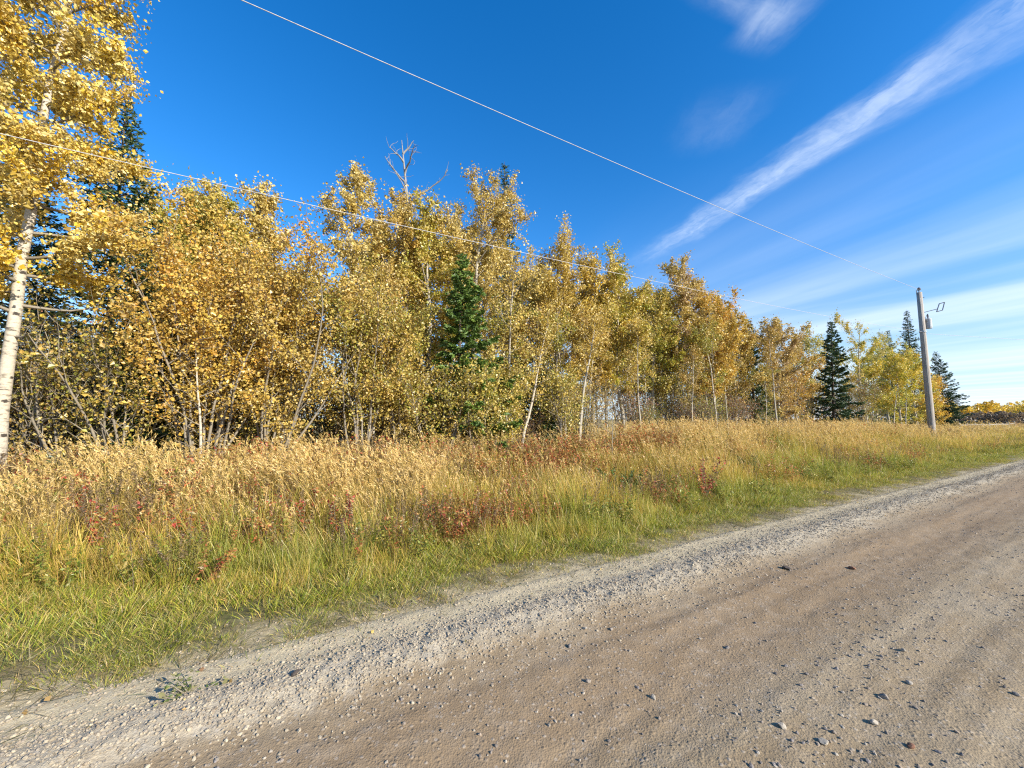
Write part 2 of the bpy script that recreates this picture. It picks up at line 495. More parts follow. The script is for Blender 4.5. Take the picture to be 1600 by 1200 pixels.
# ------------------------------------------------------------------ ground and road
def grid_mesh(name, us, vs, zf, mat):
    U, Vv = np.meshgrid(us, vs, indexing='ij')
    Z = zf(U, Vv)
    X, Y = uv2xy(U, Vv)
    V = np.stack([X, Y, Z], -1).reshape(-1, 3)
    nu, nv = len(us), len(vs)
    i = np.arange(nu - 1)[:, None] * nv; j = np.arange(nv - 1)[None, :]
    q = np.stack([i + j, i + nv + j, i + nv + j + 1, i + j + 1], -1).reshape(-1, 4)
    return make_mesh(name, V, [q], None, mat, True)
def grow(a, b, s0, g):
    out = [a]; s = s0
    while out[-1] < b:
        out.append(out[-1] + s); s *= g
    return out
us = sorted(set([-x for x in grow(3.0, 90, 0.06, 1.12)] + list(np.arange(-3, 8, 0.026)) + grow(8.0, 3000, 0.03, 1.035)))
vs = sorted(set([-x for x in grow(0.6, 6.0, 0.06, 1.2)] + list(np.arange(-0.6, 3.8, 0.026))))
road = link('road', grid_mesh('road', np.array(us), np.array(vs), road_z, M_ROAD))
tag(road, 'brown gravel road with pale loose gravel along its edge', 'road', kind='structure')
us = sorted(set([-x for x in grow(15.0, 3500, 0.4, 1.15)] + list(np.arange(-15, 40, 0.22)) + grow(40.0, 3500, 0.4, 1.1)))
vs = sorted(set([-x for x in grow(0.0, 3500, 0.5, 1.25)] + list(np.arange(0, 14, 0.16)) + grow(14.0, 3500, 0.3, 1.12)))
gr = link('ground', grid_mesh('ground', np.array(us), np.array(vs), ground_z, M_SOIL))
tag(gr, 'soil and dead thatch of the roadside verge', 'ground', kind='structure')

# ------------------------------------------------------------------ instanced ground cover (stuff)
def scatter(name, pos, rot, scl, idx, hue, protos, label, cat):
    me = bpy.data.meshes.new(name)
    n = len(pos)
    me.vertices.add(n)
    me.vertices.foreach_set('co', np.asarray(pos, np.float32).ravel())
    for an, ty, arr, key in (('rot', 'FLOAT_VECTOR', rot, 'vector'), ('scl', 'FLOAT_VECTOR', scl, 'vector'), ('hue', 'FLOAT_VECTOR', hue, 'vector')):
        at = me.attributes.new(an, ty, 'POINT')
        at.data.foreach_set(key, np.asarray(arr, np.float32).ravel())
    at = me.attributes.new('pick', 'INT', 'POINT')
    at.data.foreach_set('value', np.asarray(idx, np.int32))
    o = link(name, me)
    tag(o, label, cat, kind='stuff')
    g = bpy.data.node_groups.new(name + '_spread', 'GeometryNodeTree')
    g.interface.new_socket('Geometry', in_out='INPUT', socket_type='NodeSocketGeometry')
    g.interface.new_socket('Geometry', in_out='OUTPUT', socket_type='NodeSocketGeometry')
    gi = g.nodes.new('NodeGroupInput'); go = g.nodes.new('NodeGroupOutput')
    jn = g.nodes.new('GeometryNodeJoinGeometry')
    for p in protos:
        oi = g.nodes.new('GeometryNodeObjectInfo')
        oi.inputs['Object'].default_value = p
        oi.inputs['As Instance'].default_value = True
        g.links.new(oi.outputs['Geometry'], jn.inputs[0])
    mp = g.nodes.new('GeometryNodeMeshToPoints')
    g.links.new(gi.outputs[0], mp.inputs['Mesh'])
    ip = g.nodes.new('GeometryNodeInstanceOnPoints')
    g.links.new(mp.outputs[0], ip.inputs['Points'])
    g.links.new(jn.outputs[0], ip.inputs['Instance'])
    ip.inputs['Pick Instance'].default_value = True
    def named(nm, ty):
        na = g.nodes.new('GeometryNodeInputNamedAttribute'); na.data_type = ty
        na.inputs['Name'].default_value = nm
        return na.outputs['Attribute']
    g.links.new(named('pick', 'INT'), ip.inputs['Instance Index'])
    er = g.nodes.new('FunctionNodeEulerToRotation')
    g.links.new(named('rot', 'FLOAT_VECTOR'), er.inputs[0])
    g.links.new(er.outputs[0], ip.inputs['Rotation'])
    g.links.new(named('scl', 'FLOAT_VECTOR'), ip.inputs['Scale'])
    g.links.new(ip.outputs[0], go.inputs[0])
    md = o.modifiers.new('spread', 'NODES'); md.node_group = g
    return o
def proto(name, me):
    return bpy.data.objects.new(name, me)     # never linked: only a source for the ground cover

def blades(rng, n, rad, h0, h1, width, wind=(0, 0), curve=0.5, seg=3, cols=None, flat=0.0):
    """n grass blades as tapered bent strips -> verts, quads, tris, quad colours, tri colours"""
    az = rng.uniform(0, 2 * math.pi, n); r = rad * np.sqrt(rng.uniform(0, 1, n))
    base = np.stack([r * np.cos(az), r * np.sin(az), np.full(n, -0.01)], -1)
    h = rng.uniform(h0, h1, n)
    la = az + rng.normal(0, 0.9, n)
    lean = np.stack([np.cos(la), np.sin(la)], -1) * (rng.uniform(0.05, 0.35, n) + flat)[:, None] + np.array(wind)
    cv = rng.uniform(0.1, 1.0, n) * curve
    sd = rng.uniform(0, 2 * math.pi, n); side = np.stack([np.cos(sd), np.sin(sd), 0 * sd], -1)
    ts = np.linspace(0, 1, seg + 1)
    pts = []
    for t in ts:
        off = lean * (h * (t + cv * t * t * 1.2))[:, None]
        z = h * t * (1 - 0.35 * cv * t * t) * (1 - flat * .6)
        pts.append(base + np.concatenate([off, z[:, None]], 1))
    wd = width * rng.uniform(0.6, 1.3, n)
    rows = [(pts[i], wd * (1 - (ts[i]) ** 1.6 * .75)) for i in range(seg)]
    V = []
    for p, w in rows:
        V.append(p - side * w[:, None] * .5); V.append(p + side * w[:, None] * .5)
    V.append(pts[-1])
    V = np.stack(V, 1)                 # n, 2*seg+1, 3
    m = 2 * seg + 1
    o = np.arange(n)[:, None] * m
    Q = np.concatenate([o + np.array([[2 * i, 2 * i + 1, 2 * i + 3, 2 * i + 2]]) for i in range(seg - 1)])
    Tt = o + np.array([[2 * seg - 2, 2 * seg - 1, 2 * seg]])
    ci = rng.integers(0, len(cols), n)
    c = np.array(cols)[ci] * rng.uniform(0.7, 1.3, n)[:, None]
    return V.reshape(-1, 3), Q, Tt, np.tile(c, (seg - 1, 1)), c, pts, h
def join_parts(name, parts, mat):
    Vs, Qs, Ts, qc, tcl, n = [], [], [], [], [], 0
    for V, Q, Tt, a, b in parts:
        Vs.append(V)
        if len(Q): Qs.append(Q + n); qc.append(a)
        if len(Tt): Ts.append(Tt + n); tcl.append(b)
        n += len(V)
    fs, cs = [], []
    if Qs: fs.append(np.concatenate(Qs)); cs.append(np.concatenate(qc))
    if Ts: fs.append(np.concatenate(Ts)); cs.append(np.concatenate(tcl))
    return make_mesh(name, np.concatenate(Vs), fs, np.concatenate(cs), mat)
def quads_at(P, a, b, s, w, cols):
    n = len(P)
    V = np.stack([P - a * s[:, None] * .5, P + b * w[:, None] * .5, P + a * s[:, None] * .5, P - b * w[:, None] * .5], 1).reshape(-1, 3)
    return V, np.arange(n * 4).reshape(-1, 4), np.zeros((0, 3), int), cols, np.zeros((0, 3))

G_GREEN = [(0.20, 0.28, 0.026), (0.29, 0.36, 0.035), (0.38, 0.39, 0.05), (0.12, 0.18, 0.02), (0.46, 0.38, 0.11)]
G_MIX = [(0.33, 0.34, 0.04), (0.50, 0.41, 0.08), (0.62, 0.48, 0.14), (0.19, 0.24, 0.03), (0.44, 0.30, 0.09)]
G_GOLD = [(0.68, 0.50, 0.15), (0.74, 0.57, 0.23), (0.57, 0.43, 0.10), (0.36, 0.33, 0.06), (0.46, 0.30, 0.09)]
G_STRAW = [(0.44, 0.36, 0.20), (0.38, 0.30, 0.15), (0.28, 0.23, 0.11), (0.16, 0.18, 0.05)]
rg = np.random.default_rng(5)
short_p, mid_p, tall_p, straw_p, forb_p, stalk_p, red_p = [], [], [], [], [], [], []
for k in range(6):
    B = blades(rg, 36, 0.10, 0.025, 0.115, 0.0040, cols=G_GREEN + [(0.32, 0.28, 0.1)], curve=0.9, flat=0.25)
    short_p.append(proto('short_tuft', join_parts('short_tuft', [B[:5]], M_GRASS)))
    B = blades(rg, 34, 0.15, 0.18, 0.60, 0.0050, (-0.10, 0.0), 0.8, cols=G_MIX)
    mid_p.append(proto('mid_tuft', join_parts('mid_tuft', [B[:5]], M_GRASS)))
    B = blades(rg, 26, 0.16, 0.40, 0.85, 0.0055, (-0.12, 0.0), 0.7, cols=G_GOLD)
    S = blades(rg, 4, 0.14, 0.85, 1.16, 0.005, (-0.12, 0.02), 0.5, 4, cols=G_GOLD[:2])
    pts, hh = S[5], S[6]
    tip, pre = pts[-1], pts[-2]
    n = len(tip)
    pl = []
    tt = rg.uniform(-0.35, 1.15, (n, 11))
    P = pre[:, None, :] + (tip - pre)[:, None, :] * (0.45 + 0.62 * tt[..., None])
    P = P.reshape(-1, 3) + rg.normal(0, 0.008, (n * 11, 3))
    ax = unit(np.repeat(unit(tip - pre), 11, 0) + rg.normal(0, 0.35, (n * 11, 3)) + np.array([-0.35, 0, -0.25]))
    bb = unit(np.cross(ax, rg.normal(size=ax.shape)))
    pc = np.array([(0.74, 0.54, 0.19), (0.64, 0.45, 0.14), (0.80, 0.61, 0.27)])[rg.integers(0, 3, n * 11)]
    pl = quads_at(P, ax, bb, rg.uniform(0.045, 0.085, n * 11), rg.uniform(0.006, 0.013, n * 11), pc)
    tall_p.append(proto('tall_tuft', join_parts('tall_tuft', [B[:5], S[:5], pl], M_GRASS)))
    B = blades(rg, 30, 0.12, 0.03, 0.13, 0.0045, (0, 0), 0.8, cols=G_STRAW, flat=1.2)
    straw_p.append(proto('straw_tuft', join_parts('straw_tuft', [B[:5]], M_GRASS)))
    # leafy weeds: a few stems carrying small leaves
    def weed(ns, h0, h1, nl, ls, cols, stemc, top=False):
        S = blades(rg, ns, 0.10, h0, h1, 0.006, (-0.05, 0), 0.3, 4, cols=stemc)
        pts = S[5]; parts = [S[:5]]
        n = len(pts[0])
        tt = rg.uniform(0.7 if top else 0.15, 1.0, (n, nl)) * 4
        i0 = np.minimum(tt.astype(int), 3); fr = (tt - i0)[..., None]
        PP = np.stack(pts, 1)
        A = np.take_along_axis(PP, i0[..., None].repeat(3, -1), 1); Bq = np.take_along_axis(PP, i0[..., None].repeat(3, -1) + 1, 1)
        P = (A * (1 - fr) + Bq * fr).reshape(-1, 3)
        ax = unit(rg.normal(size=P.shape) * np.array([1, 1, .5]))
        P = P + ax * ls * .5
        bb = unit(np.cross(ax, rg.normal(size=P.shape) * .5 + np.array([0, 0, 1.0])))
        cc = np.array(cols)[rg.integers(0, len(cols), len(P))] * rg.uniform(.7, 1.3, (len(P), 1))
        parts.append(quads_at(P, ax, bb, ls * rg.uniform(.6, 1.3, len(P)), ls * .42 * rg.uniform(.6, 1.3, len(P)), cc))
        return parts
    forb_p.append(proto('leafy_weed', join_parts('leafy_weed', weed(6, .25, .6, 26, 0.06, [(0.17, 0.22, 0.03), (0.25, 0.29, 0.04), (0.36, 0.34, 0.06), (0.42, 0.31, 0.08)], [(0.2, 0.17, 0.07)]), M_GRASS)))
    stalk_p.append(proto('dry_weed', join_parts('dry_weed', weed(5, .55, 1.0, 40, 0.035, [(0.24, 0.16, 0.08), (0.16, 0.11, 0.06), (0.36, 0.26, 0.13)], [(0.20, 0.13, 0.07)], True), M_GRASS)))
    red_p.append(proto('red_weed', join_parts('red_weed', weed(5, .45, .85, 26, 0.06, [(0.44, 0.09, 0.055), (0.50, 0.16, 0.06), (0.38, 0.22, 0.06), (0.52, 0.30, 0.09), (0.32, 0.27, 0.06)], [(0.26, 0.12, 0.07)]), M_GRASS)))

def tall_start(u):
    """distance from the road line where the mown strip gives way to tall growth"""
    return 4.25 + 2.3 * (1 - sstep(u, -3.5, 1.5)) + 0.5 * sstep(u, 4, 10) + (fbm(np.asarray(u) * .5, 0 * np.asarray(u), 77, 3) - .5) * 1.0
def sample(n_per_m2, v0, v1, u0=-14.0, u1=75.0, seed=0):
    """points with a density that falls with distance from the viewer"""
    r = np.random.default_rng(seed)
    N = int(n_per_m2 * (u1 - u0) * (v1 - v0))
    u = r.uniform(u0, u1, N); v = r.uniform(v0, v1, N)
    dist = np.hypot(u, v)
    keep = r.uniform(0, 1, N) < np.clip((9.0 / dist), 0.12, 1)
    return u[keep], v[keep], dist[keep], r
def emit(name, u, v, r, protos, scale, hue, label, cat, yaw=None, zf=ground_z, tilt=0.12, grow_far=True):
    x, y = uv2xy(u, v)
    pos = np.stack([x, y, zf(u, v)], -1)
    n = len(u)
    rot = np.stack([r.normal(0, tilt, n), r.normal(0, tilt, n), r.uniform(-math.pi, math.pi, n) if yaw is None else r.normal(0, yaw, n)], -1)
    fac = (1 + np.clip((np.hypot(u, v) - 14) / 40, 0, 1.2)) if grow_far else np.ones(n)
    s = np.stack([scale * fac, scale * fac, scale], -1)
    idx = r.integers(0, len(protos), n)
    return scatter(name, pos, rot, s, idx, hue, protos, label, cat)
ones = lambda n: np.ones((n, 3))
# single plants one can point at: the grass leaves room for them
RED_SPOTS = [
    (157, 800, .70, 'bright red plant low in the grass below the white aspen'),
    (292, 742, .90, 'red plant in the grass under the bare sapling'),
    (297, 805, .70, 'low red plant near the mown strip below the bare sapling'),
    (115, 750, .85, 'dull red plant leftmost among the red ones'),
    (610, 715, 1.0, 'dark red plant at the crest below the tan bushes'),
    (480, 778, .80, 'small red plant in green growth below the orange tan willow'),
    (535, 790, .75, 'brownish red plant right of the small red one'),
    (1100, 690, .9, 'reddish plant on the bank below the gold poplars'),
]
BUSH_SPOTS = [(968, 740, .8), (1165, 712, .7)]
ROOM = []
for q in RED_SPOTS:
    p = on_ground(q[0], q[1] + 10, ground_z, q[2] * .6); ROOM.append((*xy2uv(p[0], p[1]), .30))
for q in BUSH_SPOTS:
    p = on_ground(q[0], q[1] + 6, ground_z, q[2] * .5); ROOM.append((*xy2uv(p[0], p[1]), .55))
def room(u, v):
    """0 where a single plant stands (and just before it), 1 elsewhere"""
    k = np.ones(len(u))
    for a, b, rr in ROOM:
        d = np.hypot(a, b); t = np.clip(((u * a + v * b) / d - (d - 1.0)) / 1.0, 0, 1)      # from one metre before it up to it
        cu_, cv2 = a * (1 - (1 - t) / d), b * (1 - (1 - t) / d)
        k = np.where(np.hypot(u - cu_, v - cv2) < rr * (.55 + .45 * t), 0.08, k)
    return k
def patch(u, v):
    """share of leafy weeds against grass on the bank"""
    return sstep(fbm(u * 1.25, v * 1.9, 171, 4), .48, .60)
def hollow(u, v):
    return sstep(fbm(u * 1.6, v * 2.2, 191, 4), .56, .64) * sstep(v, tall_start(u) + .4, tall_start(u) + 1.2)

# short mown grass next to the road
u, v, dd, r = sample(330, 2.9, 8.6, seed=1)
ev = edge_v(u); ts_ = tall_start(u)
pch = fbm(u * 1.3, v * 1.8, 61, 4)
den = sstep(v, ev - 0.05 + 0.9 * (pch - .45), ev + 0.75) * (1 - .55 * sstep(v, ts_ + .3, ts_ + 1.8))
k = r.uniform(0, 1, len(u)) < np.clip(den * (0.15 + 1.1 * sstep(fbm(u * 2.6, v * 3.2, 63, 4), .36, .56)) * (0.5 + 0.7 * sstep(pch, .3, .55)), 0, 1)
u, v, pch = u[k], v[k], pch[k]
n = len(u); w = fbm(u * .8, v * .8, 91, 3)[:, None]
dry = sstep(edge_v(u) + 0.7 - v, 0, .6)[:, None]
hue = (1 - w) * np.array([1.0, 1.0, 1.0]) + w * np.array([1.55, 1.18, 1.1])
hue = hue * (1 - .6 * dry) + .6 * dry * np.array([1.5, 1.1, 1.6])
hue *= r.uniform(.75, 1.25, (n, 1))
emit('short_grass', u, v, r, short_p, (0.65 + .75 * sstep(v, edge_v(u) + .4, tall_start(u))) * (.55 + .9 * fbm(u * 1.7, v * 2.1, 139, 3)) * r.uniform(.5, 1.5, n), hue, 'short green grass of the mown strip beside the gravel', 'grass')
# dry flattened clippings along the edge and among the tall growth
u, v, dd, r = sample(110, 2.95, 9.5, seed=2)
ev = edge_v(u)
den = np.exp(-((v - ev - .25) / .45) ** 2) * .95 + .22 * sstep(v, 4, 6)
k = r.uniform(0, 1, len(u)) < den * sstep(fbm(u * 1.1, v * 1.1, 65, 3), .3, .6)
u, v = u[k], v[k]; n = len(u)
emit('dry_clippings', u, v, r, straw_p, r.uniform(.6, 1.3, n), ones(n) * r.uniform(.7, 1.15, (n, 1)), 'pale dry clippings lying along the gravel edge', 'dry grass')
# knee-high mixed grass
u, v, dd, r = sample(120, 4.2, 14.5, seed=3)
ts_ = tall_start(u); pch = fbm(u * .7, v * .9, 71, 4)
den = room(u, v) * (1 - .72 * patch(u, v)) * (1 - .8 * hollow(u, v)) * sstep(v, ts_ - .5 + .8 * (pch - .5), ts_ + .6) * (1 - .75 * sstep(v, 9.4, 11.0)) * (.10 + 1.0 * sstep(pch, .38, .56))
k = r.uniform(0, 1, len(u)) < den
u, v = u[k], v[k]; n = len(u)
g = .8 * (sstep(fbm(u * .55, v * .9, 95, 4), .44, .62) * (1 - .7 * sstep(v, tall_start(u) + .8, tall_start(u) + 2.8)))[:, None]
hue = (1 - g) * np.array([1.2, 1.06, .9]) + g * np.array([.72, .90, .65])
hue *= r.uniform(.75, 1.25, (n, 1))
emit('meadow_grass', u, v, r, mid_p, (0.55 + .75 * sstep(v, tall_start(u) - .5, tall_start(u) + 1.8)) * (.6 + .8 * fbm(u * 1.0, v * 1.2, 137, 3)) * r.uniform(.7, 1.3, n), hue, 'knee-high mixed green and straw grass on the verge', 'grass', yaw=.9)
# tall golden plume grass
u, v, dd, r = sample(95, 5.4, 15.0, seed=4)
ts_ = tall_start(u); pch = fbm(u * .5, v * .6, 81, 4)
edge = sstep(v, ts_ + .3 + 1.8 * (pch - .5), ts_ + 2.0)
den = edge * (1 - .8 * sstep(v, 10.2, 12.2)) * (.10 + .8 * sstep(pch, .40, .60)) * (.45 + .55 * sstep(v, tall_start(u) + .8, tall_start(u) + 3.0))
den = np.clip(den * (1 + .8 * (1 - sstep(u, 0, 5))), 0, 1) * room(u, v) * (1 - .75 * patch(u, v) * (1 - sstep(v, 8.8, 10.2))) * (1 - .8 * hollow(u, v))
den = den * (1 - .45 * np.exp(-((u - 6.5) / 4.0) ** 2) * (1 - sstep(v, 9, 10.5)))
k = r.uniform(0, 1, len(u)) < den
u, v = u[k], v[k]; n = len(u)
hue = np.stack([r.uniform(.8, 1.15, n)] * 3, -1) * np.array([1, .97, .92])
emit('plume_grass', u, v, r, tall_p, (0.55 + .45 * sstep(v, tall_start(u) + .3, tall_start(u) + 3.0)) * (.72 + .5 * fbm(u * .9, v * 1.1, 133, 3)) * r.uniform(.78, 1.18, n), hue, 'tall golden plume grass along the crest of the verge', 'grass', yaw=.8, tilt=.17)
# leafy weeds, dry seed stalks and reddened weeds
for nm, pr, dens, sd, v0, v1, lab, thr, hu in (
        ('green_weeds', forb_p, 46, 6, 4.4, 11.5, 'low leafy green weeds growing through the verge grass', .47, (1, 1, 1)),
        ('dry_weeds', stalk_p, 30, 7, 4.8, 12.0, 'brown dry weed stalks standing in the tall grass', .48, (1, 1, 1)),
        ('red_weeds', red_p, 46, 8, 4.9, 11.8, 'reddened leafy weeds along the back of the verge', .50, (1, 1, 1))):
    u, v, dd, r = sample(dens, v0, v1, seed=sd)
    sel = fbm(u * .9, v * .9, 181, 3)
    mine = {'green_weeds': 1 - sstep(sel, .40, .46), 'red_weeds': sstep(sel, .44, .50) * (1 - sstep(sel, .58, .64)), 'dry_weeds': sstep(sel, .56, .62)}[nm]
    den = room(u, v) * (.12 * sstep(fbm(u * .55, v * .8, 100 + sd, 4), thr, thr + .12) + patch(u, v) * mine) * sstep(v, tall_start(u) - .3, tall_start(u) + .5)
    if nm == 'red_weeds':
        den = den * (.55 + .65 * sstep(u, -3.0, 1.5) * (1 - sstep(u, 11, 15)) * sstep(v, tall_start(u) + .6, tall_start(u) + 2.2))
        den = den + .5 * sstep(u, 0, 2.5) * (1 - sstep(u, 10, 13)) * np.exp(-((v - 8.9) / .9) ** 2)
    k = r.uniform(0, 1, len(u)) < den
    u, v = u[k], v[k]; n = len(u)
    emit(nm, u, v, r, pr, r.uniform(.7, 1.25, n) * ((0.8 + .45 * sstep(v, 6, 9.5)) if nm != 'dry_weeds' else (.7 + .35 * sstep(v, 6, 9))), np.array(hu) * r.uniform(.7, 1.25, (n, 1)), lab, 'weeds', grow_far=False)

# gravel
def pebble(rng, n=2, sharp=.25):
    import bmesh
    bm = bmesh.new()
    bmesh.ops.create_icosphere(bm, subdivisions=n, radius=1.0)
    ax = rng.uniform(.65, 1.25, 3); ax[2] *= .7
    pl = [unit(rng.normal(size=3)) for _ in range(7)]; of = rng.uniform(.6, .9, 7)
    for vtx in bm.verts:
        p = np.array(vtx.co)
        for q, o in zip(pl, of):          # cut facets
            dq = p @ q - o
            if dq > 0: p = p - q * dq
        p = p * ax * (1 + rng.normal(0, .03))
        vtx.co = p
    me = bpy.data.meshes.new('pebble'); bm.to_mesh(me); bm.free()
    return me
peb_p = []
for k in range(8):
    me = pebble(rg, 1 if k < 4 else 2); me.materials.append(M_GRAVEL)
    peb_p.append(proto('pebble', me))
def gravel(name, N, u0, u1, v0, v1, dens, smin, smax, pal, label, seed, pw=3.0):
    r = np.random.default_rng(seed)
    u = u0 + (u1 - u0) * r.uniform(0, 1, N) ** 1.7; v = r.uniform(v0, v1, N)
    k = r.uniform(0, 1, N) < dens(u, v)
    u, v = u[k], v[k]; n = len(u)
    s = smin + (smax - smin) * r.uniform(0, 1, n) ** pw
    x, y = uv2xy(u, v)
    pos = np.stack([x, y, np.maximum(road_z(u, v), np.where(v > 3.0, ground_z(u, v), -9)) + s * .16], -1)
    rot = np.stack([r.normal(0, .4, n), r.normal(0, .4, n), r.uniform(0, 6.28, n)], -1)
    hue = np.array(pal)[r.integers(0, len(pal), n)] * r.uniform(.75, 1.2, (n, 1))
    scatter(name, pos, rot, np.repeat(s[:, None], 3, 1), r.integers(0, 8, n), hue, peb_p, label, 'gravel')
PALE = [(.46, .385, .265), (.41, .34, .23), (.50, .42, .29), (.34, .285, .21), (.38, .30, .20)]
BROWN = [(.34, .27, .20), (.40, .34, .26), (.28, .23, .18), (.46, .40, .31), (.25, .22, .20)]
gravel('loose_gravel', 270000, -3.0, 32, 2.2, 4.1, lambda u, v: .06 * (1 - sstep(v, 3.7, 4.1)) + .16 * sstep(v, 2.9, 3.2) * (1 - sstep(v, 3.4, 4.0)) + np.exp(-((v - 2.82 - .16 * (fbm(u * .4, 0 * u, 31, 3) - .5)) / .24) ** 2) * (.6 + 1.0 * sstep(fbm(u * 2, v * 3, 51, 3), .3, .6)), .002, .0125, PALE, 'loose pale gravel thrown along the road edge', 201)
gravel('road_pebbles', 130000, -2.5, 30, -3.2, 2.5, lambda u, v: .10 + .9 * sstep(fbm(u * .9, v * 1.6, 55, 4), .5, .7) * (1 - .55 * np.exp(-((v - 1.9) / .5) ** 2)), .0015, .013, BROWN, 'small brown pebbles scattered over the compacted road', 202, 3.2)

# ------------------------------------------------------------------ trees
PAL = {
    'gold':   [(.50, .34, .075), (.58, .42, .13), (.42, .28, .05), (.34, .26, .055), (.62, .48, .20)],
    'vivid':  [(.66, .44, .045), (.72, .52, .09), (.56, .35, .03), (.70, .54, .16)],
    'pale':   [(.56, .44, .20), (.64, .53, .28), (.46, .35, .12), (.38, .26, .09)],
    'tan':    [(.46, .31, .10), (.52, .36, .13), (.38, .25, .07), (.42, .25, .06), (.30, .24, .06)],
    'orange': [(.58, .33, .045), (.56, .27, .04), (.50, .35, .08), (.62, .44, .10)],
    'olive':  [(.36, .31, .055), (.28, .28, .05), (.46, .35, .07), (.20, .22, .04)],
    'lime':   [(.42, .38, .045), (.32, .34, .045), (.52, .42, .06), (.24, .27, .04)],
    'pink':   [(.50, .36, .20), (.55, .40, .16), (.44, .29, .17), (.50, .38, .11)],
    'rust':   [(.36, .15, .06), (.30, .11, .06), (.40, .22, .08), (.26, .20, .06)],
}
for _k in PAL:
    if _k not in ('rust', 'pink'):
        PAL[_k] = [(min(.82, r_ * 1.17), g_ * 1.18, b_ * .90) for r_, g_, b_ in PAL[_k]]
def colours(rng, pal, groups, n, mix=None):
    p = np.array(PAL[pal])
    if mix: p = np.concatenate([p, np.array(PAL[mix])])
    ng = int(groups.max()) + 1
    base = p[rng.integers(0, len(p), ng)] * rng.uniform(.85, 1.12, (ng, 1))
    own = p[rng.integers(0, len(p), n)]
    return (base[groups] * .5 + own * .5) * rng.uniform(.78, 1.2, (n, 1))

def bent(rng, p0, d, L, k, wander, lift):
    pts = [np.array(p0, float)]; d = unit(np.array(d, float))
    for i in range(k):
        d = unit(d + rng.normal(0, wander, 3) + np.array([0, 0, lift]))
        pts.append(pts[-1] + d * L / k)
    return np.array(pts)
def along(P, t):
    x = np.asarray(t) * (len(P) - 1); i = np.minimum(x.astype(int), len(P) - 2); f = (x - i)[..., None]
    return P[i] * (1 - f) + P[i + 1] * f

